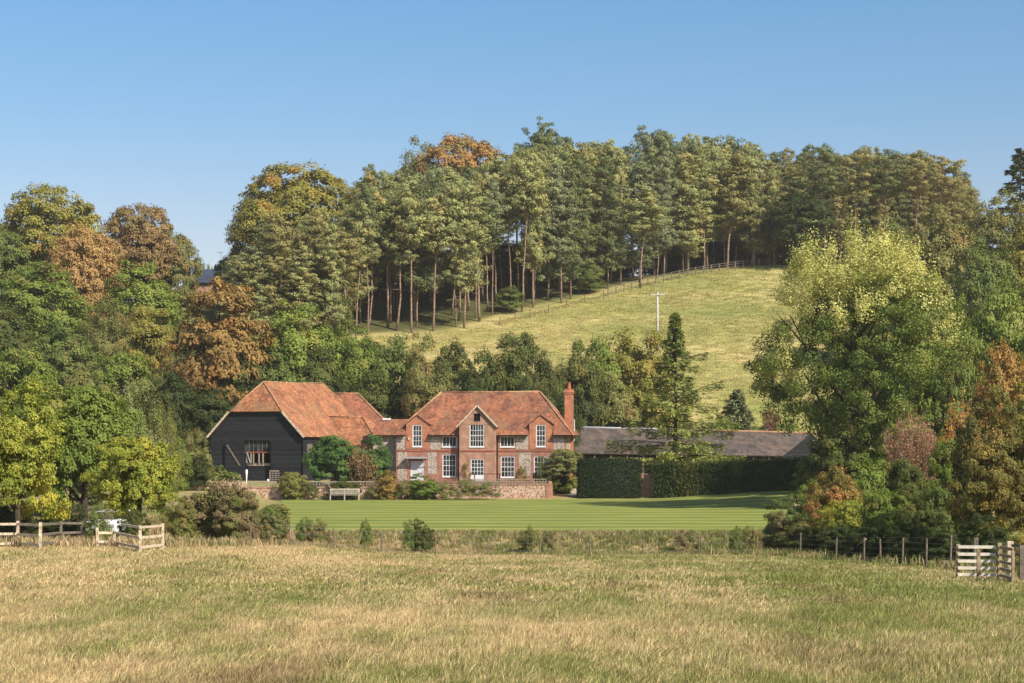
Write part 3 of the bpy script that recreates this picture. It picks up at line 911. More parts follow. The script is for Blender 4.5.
# ------------------------------------------------------------------ buildings
def roof_patch(mb, a, b, c, d, n=14, m=10, amp=0.035):
    """bilinear patch a(lower left) b(lower right) c(upper right) d(upper left), slightly uneven"""
    base = len(mb.v)
    a, b, c, d = map(Vector, (a, b, c, d))
    for j in range(m + 1):
        v = j / m
        for i in range(n + 1):
            u = i / n
            p = a * (1 - u) * (1 - v) + b * u * (1 - v) + c * u * v + d * (1 - u) * v
            k = amp * math.sin(3.1 * math.pi * u + p.y) * math.sin(math.pi * v) + amp * .6 * math.sin(9 * u + 5 * v + p.x)
            e = min(u, 1 - u, v, 1 - v)
            mb.v.append((p.x, p.y, p.z + k * min(1, e * 8)))
    for j in range(m):
        for i in range(n):
            q = base + j * (n + 1) + i
            mb.f.append((q, q + 1, q + n + 2, q + n + 1))

def solid(o, t, off=-1):
    md = o.modifiers.new('thickness', 'SOLIDIFY'); md.thickness = t; md.offset = off
    return o

def ridge_line(mb, pts, r=.11):
    mb.tube(pts, [r] * len(pts), 6)

def wall_holes(mb, u0, u1, z0, z1, holes, v=0.0, depth=.18):
    us = sorted({u0, u1, *[h[0] for h in holes], *[h[1] for h in holes]})
    zs = sorted({z0, z1, *[h[2] for h in holes], *[h[3] for h in holes]})
    for i in range(len(us) - 1):
        for j in range(len(zs) - 1):
            cu, cz = (us[i] + us[i + 1]) / 2, (zs[j] + zs[j + 1]) / 2
            if any(h[0] < cu < h[1] and h[2] < cz < h[3] for h in holes): continue
            mb.poly([(us[i], v, zs[j]), (us[i + 1], v, zs[j]), (us[i + 1], v, zs[j + 1]), (us[i], v, zs[j + 1])])
    for a, b, c, d in holes:
        mb.poly([(a, v, c), (b, v, c), (b, v + depth, c), (a, v + depth, c)])
        mb.poly([(a, v, d), (a, v + depth, d), (b, v + depth, d), (b, v, d)])
        mb.poly([(a, v, c), (a, v + depth, c), (a, v + depth, d), (a, v, d)])
        mb.poly([(b, v, c), (b, v, d), (b, v + depth, d), (b, v + depth, c)])

def window(root, u0, u1, z0, z1, v, cols, rows, name='window', mids=(), panel=0.0, label=None):
    """white window in an opening whose wall face is at v"""
    mb = MB(); f = .085; y0, y1 = v + .03, v + .10
    mb.box(u0, u0 + f, y0, y1, z0, z1); mb.box(u1 - f, u1, y0, y1, z0, z1)
    mb.box(u0 + f, u1 - f, y0, y1, z1 - f, z1); mb.box(u0 + f, u1 - f, y0, y1, z0, z0 + f + panel)
    a, b, c, d = u0 + f, u1 - f, z0 + f + panel, z1 - f
    bw = .035
    for i in range(1, cols):
        x = a + (b - a) * i / cols
        w2 = .06 if i in mids else bw
        mb.box(x - w2 / 2, x + w2 / 2, y0 + .015, y1 - .01, c, d)
    for j in range(1, rows):
        z = c + (d - c) * j / rows
        w2 = .06 if (rows == 4 and j == 2) else bw
        mb.box(a, b, y0 + .018, y1 - .013, z - w2 / 2, z + w2 / 2)
    o = mb.build(name, M['white'], root)
    if label: o['label'] = label
    g = MB(); g.box(a, b, y1 - .03, y1 - .02, c, d); g.build('pane', M['glass'], o)
    s = MB(); s.box(u0 - .06, u1 + .06, v - .06, v + .05, z0 - .07, z0 - .003); s.build('sill', M['white'] if name == 'window' else M['grey_timber'], o)
    return o

def house():
    ph = R(6)
    root = empty('farmhouse', (-11.47, 189.0, 0), -ph, 'red brick and flint farmhouse with tiled hipped roof behind the lawn', 'house')
    k = .0992
    U = lambda px: (px - 396) * k
    Zp = lambda py: CZ + (440 - py) * .0985
    W = 16.85; D = 8.0; EZ = 6.0; G = 0.2
    # openings
    wl = (U(442.7), U(456.3), Zp(476.8), Zp(454.4))
    wr = (U(501), U(515), Zp(477.4), Zp(456.4))
    wrr = (U(534), U(547.5), Zp(477.4), Zp(456.4))
    cl = (U(442.3), U(457), Zp(447), Zp(436.2)); cr = (U(500.3), U(515), Zp(447), Zp(436.2))
    dr = (U(410.7), U(424.5), Zp(482.2), Zp(461.3))
    dl_w = (U(412.7), U(422.3), Zp(446.7), Zp(424.8)); dr_w = (U(536.2), U(545.8), Zp(446.7), Zp(424.8))
    b0, b1 = U(460.6), U(496.6); bv = -0.75
    c_w = (U(470.9), U(485.3), Zp(446.9), Zp(424.3)); fd = (U(472), U(485.4), Zp(480.2), Zp(459)); at_w = (U(475.2), U(481.4), Zp(421.5), Zp(413.6))
    mb = MB()
    wall_holes(mb, 0, W, G, EZ + .1, [wl, wr, wrr, cl, cr, dr, (dl_w[0], dl_w[1], dl_w[2], EZ + .1), (dr_w[0], dr_w[1], dr_w[2], EZ + .1)])
    for (x0, x1) in ((0, 0), (W, W)):
        mb.poly([(x0, 0, G), (x0, 0, EZ + .1), (x0, D, EZ + .1), (x0, D, G)])
    mb.poly([(0, D, G), (W, D, G), (W, D, EZ + .1), (0, D, EZ + .1)])
    mb.build('wall', M['brick'], root)
    # centre bay with gable
    mb = MB()
    wall_holes(mb, b0, b1, G, 7.0, [c_w, fd], bv)
    uc = (b0 + b1) / 2; ap = 8.85
    zl = 7.0; a0, a1 = at_w[0], at_w[1]
    top = lambda u: 7.0 + (ap - 7.0) * (1 - abs(u - uc) / (uc - b0))
    mb.poly([(b0, bv, zl), (a0, bv, zl), (a0, bv, top(a0))]); mb.poly([(a1, bv, zl), (b1, bv, zl), (a1, bv, top(a1))])
    mb.poly([(a0, bv, zl), (a1, bv, zl), (a1, bv, at_w[2]), (a0, bv, at_w[2])])
    mb.poly([(a0, bv, at_w[3]), (a1, bv, at_w[3]), (a1, bv, top(a1)), (uc, bv, ap), (a0, bv, top(a0))])
    for x0 in (b0, b1): mb.poly([(x0, bv, G), (x0, bv, 7.0), (x0, 3.2, 7.0), (x0, 3.2, G)])
    mb.build('gabled_bay', M['brick_dull'], root)
    g = MB(); g.box(a0, a1, bv + .12, bv + .14, at_w[2], at_w[3]); lv = g.build('louvre_opening', M['dark'], root)
    mb = MB()
    for s in (-1, 1):
        e = (uc + s * (uc - b0 + .22), 7.0 - .22); 
        q = [(e[0], bv - .18, e[1]), (e[0], 2.2, e[1]), (uc, 3.1, ap + .06), (uc, bv - .18, ap + .06)]
        mb.poly(q if s < 0 else q[::-1])
    solid(mb.build('bay_roof', M['tile'], root), .1, 0)
    for s in (-1, 1):
        mb = MB(); mb.bar((uc + s * (uc - b0 + .24), bv - .2, 6.76), (uc + s * .01, bv - .2, ap + .02), .05, .14)
        mb.build('bargeboard', M['pale_timber'], root)
    # two flush dormers
    for (w4, pc) in ((dl_w, 417.6), (dr_w, 541)):
        c = U(pc); h = 1.13; v = -.035
        mb = MB()
        wall_holes(mb, c - h, c + h, 4.62, 7.12, [w4], v, .2)
        mb.poly([(c - h, v, 7.12), (c + h, v, 7.12), (c, v, 7.92)])
        for s in (-1, 1):
            mb.poly([(c + s * h, v, 4.62), (c + s * h, v, 7.12), (c + s * h, 1.3, 7.12), (c + s * h, .02, 4.62)])
        dm = mb.build('dormer', m_brick_o, root)
        r_ = MB()
        for s in (-1, 1):
            q = [(c + s * (h + .16), v - .1, 7.03), (c + s * (h + .16), 1.0, 7.03), (c, 1.75, 8.0), (c, v - .1, 8.0)]
            r_.poly(q if s < 0 else q[::-1])
        solid(r_.build('roof', M['tile'], dm), .07, 0)
        window(root, *w4, v, 3, 4)
    window(root, *wl, 0, 4, 4); window(root, *wr, 0, 4, 4); window(root, *wrr, 0, 4, 4)
    window(root, *cl, 0, 4, 1, mids=(2,)); window(root, *cr, 0, 4, 1, mids=(2,))
    window(root, *c_w, bv, 5, 4)
    window(root, *fd, bv, 4, 4, 'french_door', mids=(2,), panel=.45)
    # plank front door and hood
    mb = MB()
    nb_ = 6; u0, u1 = dr[0] + .06, dr[1] - .06
    for i in range(nb_):
        a = u0 + (u1 - u0) * i / nb_; mb.box(a + .006, a + (u1 - u0) / nb_ - .006, .06, .1, dr[2], dr[3] - .06)
    mb.box(u0, u1, .1, .12, dr[2], dr[3] - .06)
    dd = mb.build('front_door', M['door'], root)
    mb = MB(); mb.box(dr[0], u0, .03, .14, dr[2], dr[3]); mb.box(u1, dr[1], .03, .14, dr[2], dr[3]); mb.box(u0, u1, .03, .14, dr[3] - .06, dr[3]); mb.build('door_frame', M['white'], dd)
    mb = MB(); mb.tube([(u1 - .12, .02, 2.35), (u1 - .12, .06, 2.35)], [.035, .03], 8); mb.build('handle', M['dark'], dd)
    mb = MB(); mb.box(U(405.8), U(427), -.75, .0, Zp(458.6), Zp(457)); 
    mb.build('door_hood', M['lead'], root)
    for u in (U(408.5), U(424.8)):
        mb = MB(); mb.bar((u, -.02, Zp(466)), (u, -.62, Zp(458.8)), .07, .07)
        mb.build('hood_bracket', M['white'], root)
    # flint panels, 1.5 cm proud of the brick
    P = [(U(396.6), U(405), Zp(449.6), EZ), (U(430), U(441), Zp(449.6), EZ), (U(516.5), U(528.4), Zp(449.6), EZ), (U(553.6), U(564), Zp(449.6), EZ),
         (U(397.5), U(407), Zp(481), Zp(452)), (U(428), U(437), Zp(474), Zp(452)), (U(519), U(531), Zp(476), Zp(452.5)), (U(551), U(562), Zp(478), Zp(452.5))]
    for a, b, c, d in P:
        mb = MB(); mb.box(a, b, -.015, .01, c, d); mb.build('flint_panel', M['flint'], root)
    mb = MB(); mb.box(W - .01, W + .015, .6, D - .6, .6, EZ - .1)
    mb.build('flint_panel', M['flint'], root)
    mb = MB(); mb.box(0, b0 - .003, -.045, .0, Zp(451.6), Zp(450.2)); mb.box(b1 + .003, W, -.045, .0, Zp(451.6), Zp(450.2)); mb.box(b0, b1, bv - .045, bv, Zp(451.6), Zp(450.2))
    mb.build('string_course', M['redwood'], root)
    # main roof
    ov = .38; ovr = .75; RZ = 10.35; r0, r1 = 4.0, 13.9; c = D / 2
    A = (-ov, -ov, EZ - .02); B = (W + ovr, -ov, EZ - .02); Cc = (W + ovr, D + ov, EZ - .02); Dd = (-ov, D + ov, EZ - .02)
    R0 = (r0, c, RZ); R1 = (r1, c, RZ)
    mb = MB()
    def sl_(u_, v_): return (u_, v_, A[2] + (RZ - A[2]) * (v_ + ov) / (c + ov))
    vm = .35; fr_ = (vm + ov) / (c + ov)
    xa, xb = A[0] + (r0 - A[0]) * fr_, B[0] + (r1 - B[0]) * fr_
    roof_patch(mb, sl_(xa, vm), sl_(xb, vm), R1, R0, 60, 18)
    for (p_, q_, r_, t_) in ((A[0], U(405.8), U(405.8), xa), (U(429.5), b0 - .02, b0 - .02, U(429.5)), (b1 + .02, U(528.8), U(528.8), b1 + .02), (U(553.2), B[0], xb, U(553.2))):
        mb.poly([sl_(p_, -ov), sl_(q_, -ov), sl_(r_, vm), sl_(t_, vm)])
    roof_patch(mb, Cc, Dd, R0, R1, 30, 10)
    roof_patch(mb, B, Cc, R1, R1, 12, 14); roof_patch(mb, Dd, A, R0, R0, 12, 14)
    rf = solid(mb.build('roof', M['tile'], root), .12)
    mb = MB()
    ridge_line(mb, [R0, ((r0 + r1) / 2, c, RZ - .04), R1]); ridge_line(mb, [R1, B]); ridge_line(mb, [R1, Cc]); ridge_line(mb, [R0, A]); ridge_line(mb, [R0, Dd])
    mb.build('ridge_tiles', M['ridge'], rf, True)
    for a, b in ((-ov, U(405.8)), (U(429.5), b0 - .25), (b1 + .25, U(528.8)), (U(553.2), W + ovr)):
        mb = MB(); mb.tube([(a, -ov - .05, EZ - .06), (b, -ov - .05, EZ - .06)], [.06, .06], 6); mb.build('gutter', M['dark'], root)
    for x_ in (b1 + .12, b0 - .12):  # left one added as a dark strip where the bay's shadow falls
        mb = MB(); mb.tube([(x_, -.08, EZ - .1), (x_, -.08, 1.5)], [.045, .045], 6); mb.build('downpipe', M['dark'], root)
    # chimney
    cu, cv = 16.70, 6.0
    mb = MB(); h = .42
    mb.box(cu - h, cu + h, cv - h, cv + h, .3, 10.15); mb.box(cu - h - .06, cu + h + .06, cv - h - .06, cv + h + .06, 10.153, 10.3); mb.box(cu - h - .1, cu + h + .1, cv - h - .1, cv + h + .1, 10.303, 10.45)
    mb.box(cu - h - .03, cu + h + .03, cv - h - .03, cv + h + .03, 10.453, 10.6)
    ch = mb.build('chimney', m_brick_o, root)
    mb = MB(); mb.lathe([(.2, 10.6), (.22, 10.7), (.17, 10.9), (.16, 11.2), (.2, 11.25), (.2, 11.32)], cu, cv); mb.build('chimney_pot', M['pot'], ch)
    mb = MB(); mb.tube([(cu + .55, cv - .3, 5.4), (cu + .55, cv - .3, 7.6)], [.045, .045], 6); mb.build('vent_pipe', M['white'], root)
    mb = MB(); mb.bar((W + ov - .05, .3, EZ + .15), (r1 + 1.9, c + .5, 8.2), .05, .3); 
    # burglar alarm box by the left dormer
    mb = MB(); mb.box(U(408.2), U(410), -.12, -.036, Zp(440), Zp(437)); mb.build('alarm_box', M['pale_timber'], root)
    # left link roof
    mb = MB()
    roof_patch(mb, (-2.6, 1.2, 6.0), (-.2, 1.2, 6.0), (1.6, 3.4, 7.6), (-2.6, 3.4, 7.6), 8, 6)
    roof_patch(mb, (1.6, 5.6, 6.0), (-2.6, 5.6, 6.0), (-2.6, 3.4, 7.6), (1.6, 3.4, 7.6), 8, 6)
    lr = solid(mb.build('link_roof', M['tile'], root), .1)
    mb = MB(); mb.box(-2.6, -.01, 1.7, 5.0, .3, 6.1); mb.build('link_wall', M['flint'], root)
    mb = MB(); mb.box(-1.9, -1.1, 3.1, 3.5, 7.5, 7.7); mb.build('lead_capping', M['white'], lr)
    return root
m_brick_o = m_brick('orange_brick', (0.52, 0.165, 0.07), (0.42, 0.13, 0.06), (0.42, 0.28, 0.18))
house()

def barn():
    ang = math.atan2(.267, .964)
    root = empty('barn', (-29.7, 188.6, 0), -ang, 'black weatherboarded barn with half hipped orange tiled roof', 'barn')
    W = 9.65; L = 21.5; c = W / 2
    EZ = 6.1; HZ = 8.35; RZ = 11.25; G = 1.2
    slope = (RZ - EZ) / c
    hu = (HZ - EZ) / slope      # u of the hip eave end
    # front gable wall with big opening
    zt = lambda py: CZ + (440 - py) * .098
    u = lambda px: (px - 211) / 91 * W
    op = (u(244), u(270.5), G, zt(440.5))
    mb = MB()
    wall_holes(mb, 0, W, G, EZ, [op], 0, .3)
    mb.poly([(0, 0, EZ), (W, 0, EZ), (W - hu, 0, HZ), (hu, 0, HZ)])
    mb.poly([(0, 0, G), (0, 0, EZ), (0, L, EZ), (0, L, G)]); mb.poly([(W, 0, G), (W, L, G), (W, L, EZ), (W, 0, EZ)])
    mb.poly([(0, L, G), (0, L, EZ), (W, L, EZ), (W, L, G)])
    mb.build('wall', M['black'], root)
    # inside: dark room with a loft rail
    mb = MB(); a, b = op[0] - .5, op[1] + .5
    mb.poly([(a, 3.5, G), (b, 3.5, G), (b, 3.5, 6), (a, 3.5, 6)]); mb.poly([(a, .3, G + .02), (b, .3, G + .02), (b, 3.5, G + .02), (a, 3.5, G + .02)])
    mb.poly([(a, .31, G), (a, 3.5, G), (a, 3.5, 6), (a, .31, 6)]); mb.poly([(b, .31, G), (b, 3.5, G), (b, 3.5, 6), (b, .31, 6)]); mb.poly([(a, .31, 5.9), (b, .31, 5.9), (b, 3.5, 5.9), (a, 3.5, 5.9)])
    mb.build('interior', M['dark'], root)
    mb = MB(); zr = zt(452.2)
    mb.box(op[0] + .1, op[1] - .1, .1, .2, zr - .08, zr + .04); mb.build('loft_rail', M['redwood'], root)
    mb = MB()
    for p, t in ((246.5, .11), (250.5, .06), (253, .06), (258.5, .07), (262.5, .07)):
        mb.box(u(p) - t, u(p) + t, .12, .18, zt(463), zr - .084)
    mb.box(op[0] + .1, op[1] - .1, .26, .32, zt(466), zt(463.2))
    mb.build('loft_post', M['silver_timber'], root)
    mb = MB()
    mb.bar((u(247), .06, zt(452.5)), (u(250), .06, zt(462.5)), .06, .10)
    mb.build('loft_brace', M['lead'], root)
    mb = MB(); mb.box(op[0] + .02, op[1] - .02, .2, .26, G, zt(467)); mb.build('lower_hatch', M['black'], root)
    mb = MB()
    for i_ in range(1, 6):
        xx_ = op[0] + (op[1] - op[0]) * i_ / 6; mb.box(xx_ - .03, xx_ + .03, .16, .2, zr + .05, zt(440.6))
    mb.build('mullion', M['grey_timber'], root)
    mb = MB(); mb.box(op[0] + .02, op[1] - .02, .22, .24, zr + .05, zt(440.6)); mb.build('pane', M['glass'], root)
    # open door leaves with braces
    for s, (p0, p1) in ((-1, (225.5, 243.6)), (1, (271, 288))):
        mb = MB(); mb.box(u(p0), u(p1), -.12, -.05, G + .1, zt(443))
        dl = mb.build('door', M['black'], root)
        mb = MB(); q0, q1 = (p0 + 2, p1 - 3) if s < 0 else (p1 - 2, p0 + 3)
        mb.bar((u(q0), -.15, zt(445)), (u(q1), -.15, zt(466)), .05, .16); mb.build('brace', M['grey_timber'] if s < 0 else M['black'], dl)
        mb = MB(); mb.box(u(p0) - .04, u(p0) + .06, -.17, -.122, G + .1, zt(443)); mb.build('door_stile', M['dark'], dl)
    # main roof
    ov = .3; hs = 1.75
    el, er = (-ov, -ov, EZ - ov * slope * .9), (W + ov, -ov, EZ - ov * slope * .9)
    lb, rb = (-ov, L + ov, el[2]), (W + ov, L + ov, el[2])
    hl, hr = (hu - .1, -ov, HZ - .05), (W - hu + .1, -ov, HZ - .05)
    R0 = (c, hs, RZ); R1 = (c, L - 3.8, RZ + .35)
    mb = MB()
    roof_patch(mb, er, rb, R1, R0, 30, 16, .05)
    # right slope front edge follows verge then hip: fill triangle verge-hip
    mb.poly([er, R0, hr])
    roof_patch(mb, lb, el, R0, R1, 20, 10, .05); mb.poly([el, hl, R0])
    roof_patch(mb, hl, hr, R0, R0, 10, 8, .03)
    roof_patch(mb, rb, lb, R1, R1, 10, 8, .03)
    rf = solid(mb.build('roof', M['tile_barn'], root), .12)
    mb = MB()
    ridge_line(mb, [R0, (c, L * .5, RZ + .08), R1]); ridge_line(mb, [R0, hl], .08); ridge_line(mb, [R0, hr], .08); ridge_line(mb, [R1, rb], .09)
    mb.build('ridge_tiles', M['ridge'], rf, True)
    for a_, b_ in ((el, hl), (er, hr)):
        mb = MB(); mb.bar((a_[0], a_[1] - .04, a_[2] - .05), (b_[0], b_[1] - .04, b_[2] - .05), .05, .2)
        mb.build('bargeboard', M['pale_timber'], root)
    mb = MB(); mb.tube([(-ov - .05, -ov, el[2] - .1), (-ov - .05, 0, el[2] - .15), (-.1, -.06, el[2] - .5), (-.1, -.06, G)], [.05] * 4, 6); mb.build('downpipe', M['dark'], root)
    mb = MB(); mb.tube([(W + .06, -.07, el[2] - .2), (W + .06, -.07, G)], [.05] * 2, 6); mb.build('downpipe', M['dark'], root)
    # hipped cart porch on the right side
    p0, p1 = 7.5, 15.5; pr = 7.9; pe = 4.55; X1 = W + 5.6
    c0 = (p0 + p1) / 2
    mb = MB()
    ex = W + (EZ - pe) / slope
    roof_patch(mb, (W - .6, p0, pe), (X1, p0, pe), (W + 2.0, c0, pr), (W - 1.6, c0, pr), 14, 8)
    roof_patch(mb, (X1, p0, pe), (X1, p1, pe), (W + 2.0, c0, pr), (W + 2.0, c0, pr), 8, 8)
    roof_patch(mb, (X1, p1, pe), (W - .6, p1, pe), (W - 1.6, c0, pr), (W + 2.0, c0, pr), 14, 8)
    pf = solid(mb.build('porch_roof', M['tile_barn'], root), .1)
    mb = MB(); ridge_line(mb, [(W - 1.6, c0, pr), (W + 2.0, c0, pr)], .09); ridge_line(mb, [(W + 2.0, c0, pr), (X1, p0, pe)], .1); ridge_line(mb, [(W + 2.0, c0, pr), (X1, p1, pe)], .1)
    mb.build('ridge_tiles', M['ridge'], pf, True)
    mb = MB(); mb.box(W + .01, X1 - .3, p0 + .3, p1 - .3, G, pe + .1); mb.build('porch_wall', M['black'], root)
    mb = MB(); mb.box(W + .005, W + .03, 1.2, 2.6, 3.9, 5.1); mb.build('side_shutter', M['grey_timber'], root)
    return root
barn()

def rear_range():
    """hipped range between barn and house"""
    root = empty('outbuilding', (0, 0, 0), 0, 'small tiled outbuilding with hipped roof between barn and farmhouse', 'outbuilding')
    d = 206; k = d / F
    x = lambda px: (px - 512) * k
    z = lambda py: CZ + (440 - py) * k
    mb = MB()
    rz = z(393.5); ez = z(425.5)
    A = (x(318), d - 3.2, ez); B = (x(391), d - 3.2, ez); C_ = (x(391), d + 4, ez); D_ = (x(318), d + 4, ez)
    R0 = (x(330), d, rz); R1 = (x(358), d, rz)
    roof_patch(mb, A, B, R1, R0, 16, 8); roof_patch(mb, B, C_, R1, R1, 8, 8); roof_patch(mb, C_, D_, R0, R1, 12, 8)
    rf = solid(mb.build('roof', M['tile'], root), .1)
    mb = MB(); ridge_line(mb, [R0, R1]); ridge_line(mb, [R1, B]); mb.build('ridge_tiles', M['ridge'], rf, True)
    mb = MB(); mb.box(x(322), x(389), d - 2.8, d + 3.6, 1.6, ez + .05); mb.build('wall', M['black'], root)
    mb = MB(); mb.box(x(386.5), x(389.6), d - 2.86, d - 2.81, z(439), z(427.6)); mb.build('window', M['white'], root)
rear_range()

def shed():
    root = empty('cattle_shed', (0, 0, 0), 0, 'long low open fronted shed with grey slate roof behind the hedges', 'shed')
    def pt(px, py, d): return ((px - 512) / F * d, d, CZ + (440 - py) / F * d)
    A = pt(560, 453.0, 204); B = pt(783, 455.8, 213); C_ = pt(812, 433, 219.5); D_ = pt(572, 427, 209.5)
    mb = MB(); roof_patch(mb, A, B, C_, D_, 40, 8, .03)
    back = [(D_[0] - .5, D_[1] + 6, A[2]), (C_[0] + 3, C_[1] + 6, B[2])]
    roof_patch(mb, back[1], back[0], D_, C_, 20, 4)
    rf = solid(mb.build('roof', M['slate'], root), .1)
    mb = MB()
    mid = tuple(D_[i] * .62 + C_[i] * .38 for i in range(3))
    ridge_line(mb, [mid, C_], .14); mb.build('ridge_tiles', M['ridge'], rf, True)
    mb = MB(); ridge_line(mb, [D_, mid], .12); mb.build('ridge_flashing', M['lead'], rf, True)
    # end gable
    g0 = (B[0], B[1], 1.4); g1 = (back[1][0], back[1][1], 1.4)
    mb = MB(); mb.poly([g0, g1, (g1[0], g1[1], B[2] - .1), (C_[0] - .02, C_[1], C_[2] - .1), (B[0] - .02, B[1], B[2] - .1)])
    mb.poly([(A[0] + .5, A[1] + 4, .8), (B[0] - .4, B[1] + 4, .8), (B[0] - .4, B[1] + 4, B[2] + 1.2), (A[0] + .5, A[1] + 4, A[2] + 1.2)])
    mb.build('wall', M['black'], root)
    for i in range(14):
        t = (i + .1) / 14
        p = [A[j] * (1 - t) + B[j] * t for j in range(3)]
        m2 = MB(); m2.box(p[0] - .09, p[0] + .09, p[1] + .3, p[1] + .48, .6, p[2] - .12); m2.build('post', M['grey_timber'], root)
    m2 = MB(); m2.bar((A[0], A[1] + .4, A[2] - .2), (B[0], B[1] + .4, B[2] - .2), .15, .22); m2.build('beam', M['dark'], root)
    # white louvre slats in the gable end
    m2 = MB()
    for i in range(4):
        f0, f1 = .42, .62
        z_ = 4.0 + i * .32
        a = [C_[0] + (g1[0] - C_[0]) * .05 + .05, C_[1] + .3]; b_ = [C_[0] + (g1[0] - C_[0]) * .45 + .05, C_[1] + 2.4]
        m2.bar((a[0], a[1], z_ + .5), (b_[0], b_[1], z_ + .5), .05, .12)
    m2.build('louvre', M['white'], root)
shed()

def slate_house():
    d = 330; k = d / F
    x = lambda px: (px - 512) * k
    z = lambda py: CZ + (440 - py) * k
    root = empty('distant_house', (x(215), d, zf(x(215), d)), 0, 'distant house with blue slate roof and dark chimney between the woods', 'house')
    ox, oy, oz = root.location
    def P(px, py, dy=0): return (x(px) - ox, dy, z(py) - oz)
    mb = MB()
    roof_patch(mb, P(197, 284, -3), P(243, 284, -3), P(243, 268.3, 2), P(199, 268.3, 2), 14, 5)
    roof_patch(mb, P(243, 284, 7), P(197, 284, 7), P(199, 268.3, 2), P(243, 268.3, 2), 14, 5)
    rf = solid(mb.build('roof', M['blue_slate'], root), .1)
    mb = MB(); mb.poly([P(222, 284, -4.2), P(236, 284, -4.2), P(229, 272.5, -4.2)]); mb.build('gable', M['redwood'], root)
    mb = MB(); q = [P(221, 285, -4.5), P(229, 271.6, -4.5), P(229, 271.6, 1), P(221, 285, -2)]; mb.poly(q[::-1]); q = [P(237, 285, -4.5), P(229, 271.6, -4.5), P(229, 271.6, 1), P(237, 285, -2)]; mb.poly(q)
    solid(mb.build('gable_roof', M['blue_slate'], root), .1)
    mb = MB(); a = P(198, 284, -2.5); b_ = P(242, 284, 6.5); mb.box(a[0], b_[0], -2.5, 6.5, -1, a[2] + .1); mb.build('wall', M['brick_dull'], root)
    mb = MB(); a = P(212.5, 265.5); b_ = P(218.5, 270); mb.box(a[0], b_[0], 1.5, 2.5, b_[2], a[2])
    ch = mb.build('chimney', M['dark'], root)
    m2 = MB()
    for p in (213.7, 215.5, 217.3):
        q = P(p, 265.4); m2.tube([(q[0], 2, q[2]), (q[0], 2, q[2] + .35)], [.14, .12], 7)
    m2.build('chimney_pot', M['dark'], ch)
    m2 = MB(); q = P(219, 268); t = P(219, 251)
    m2.tube([(q[0], 2, q[2]), (q[0], 2, t[2])], [.05, .04], 5); m2.bar((q[0] - .55, 2, t[2] - .1), (q[0] + .5, 2, t[2] - .02), .05, .07)
    for s in (-.45, -.2, .1, .35): m2.bar((q[0] + s, 1.5, t[2] - .06), (q[0] + s, 2.5, t[2] - .06), .03, .03)
    m2.build('aerial', M['wire'], root)
slate_house()

# ------------------------------------------------------------------ garden walls, trellis, bench
def garden_wall(name, px0, px1, d, z0, z1, mat, label, pier=False, cap=True, wavy=0.0):
    x0, x1 = at(px0, d), at(px1, d)
    root = empty(name, ((x0 + x1) / 2, d, 0), 0, label, 'wall')
    h = (x1 - x0) / 2
    mb = MB(); n = 24
    for i in range(n):
        a = -h + 2 * h * i / n; b = -h + 2 * h * (i + 1) / n
        e = wavy * math.sin(i * 1.3)
        mb.box(a, b, -.17, .17, z0 - .3, z1 + e)
    mb.build('wall_face', mat, root)
    if cap:
        mb = MB(); mb.box(-h - .03, h + .03, -.21, .21, z1 + .003, z1 + .09); mb.build('coping', M['brick_dull'], root)
    if pier:
        mb = MB(); mb.box(h + .003, h + .62, -.24, .24, z0 - .3, z1 + .1); mb.build('pier', M['brick'], root)
    return root
garden_wall('garden_wall', 402, 546, 178, 0, 1.28, M['rubble'], 'flint and brick terrace wall in front of the farmhouse', True)
garden_wall('garden_wall', 176, 246, 174, .7, 1.75, M['rubble'], 'pale rubble wall behind the brown bushes left of the barn', False, False, .06)
garden_wall('garden_wall', 246, 402, 177, 0, 1.05, M['rubble'], 'low rubble wall below the trellis in front of the barn', False, True)

def trellis(px0, px1, d, z0, z1, label):
    x0, x1 = at(px0, d), at(px1, d)
    mb = MB(); n = int((x1 - x0) / .28)
    for i in range(n + 1):
        x_ = x0 + (x1 - x0) * i / n; t = .035 if i % 8 else .08
        mb.box(x_ - t / 2, x_ + t / 2, d - .02, d + .02, z0, z1 + (.06 if i % 8 == 0 else 0))
    for z_ in np.arange(z0 + .06, z1, .2):
        mb.box(x0, x1, d - .045, d - .022, z_ - .02, z_ + .02)
    mb.box(x0, x1, d - .05, d + .0, z1 - .03, z1 + .03)
    tag(mb.build('trellis', M['silver_timber']), label, 'trellis', 'timber trellises on the garden walls')
trellis(461, 546, 178, 1.37, 1.85, 'square mesh trellis along the farmhouse terrace wall')
trellis(248, 300, 177, 1.14, 1.66, 'square mesh trellis on the wall before the barn doors')
trellis(304, 376, 177, 1.14, 1.66, 'square mesh trellis behind the long garden bench')
trellis(270, 279, 180, 1.7, 2.6, 'short taller trellis panel behind the olive shrub by the barn')

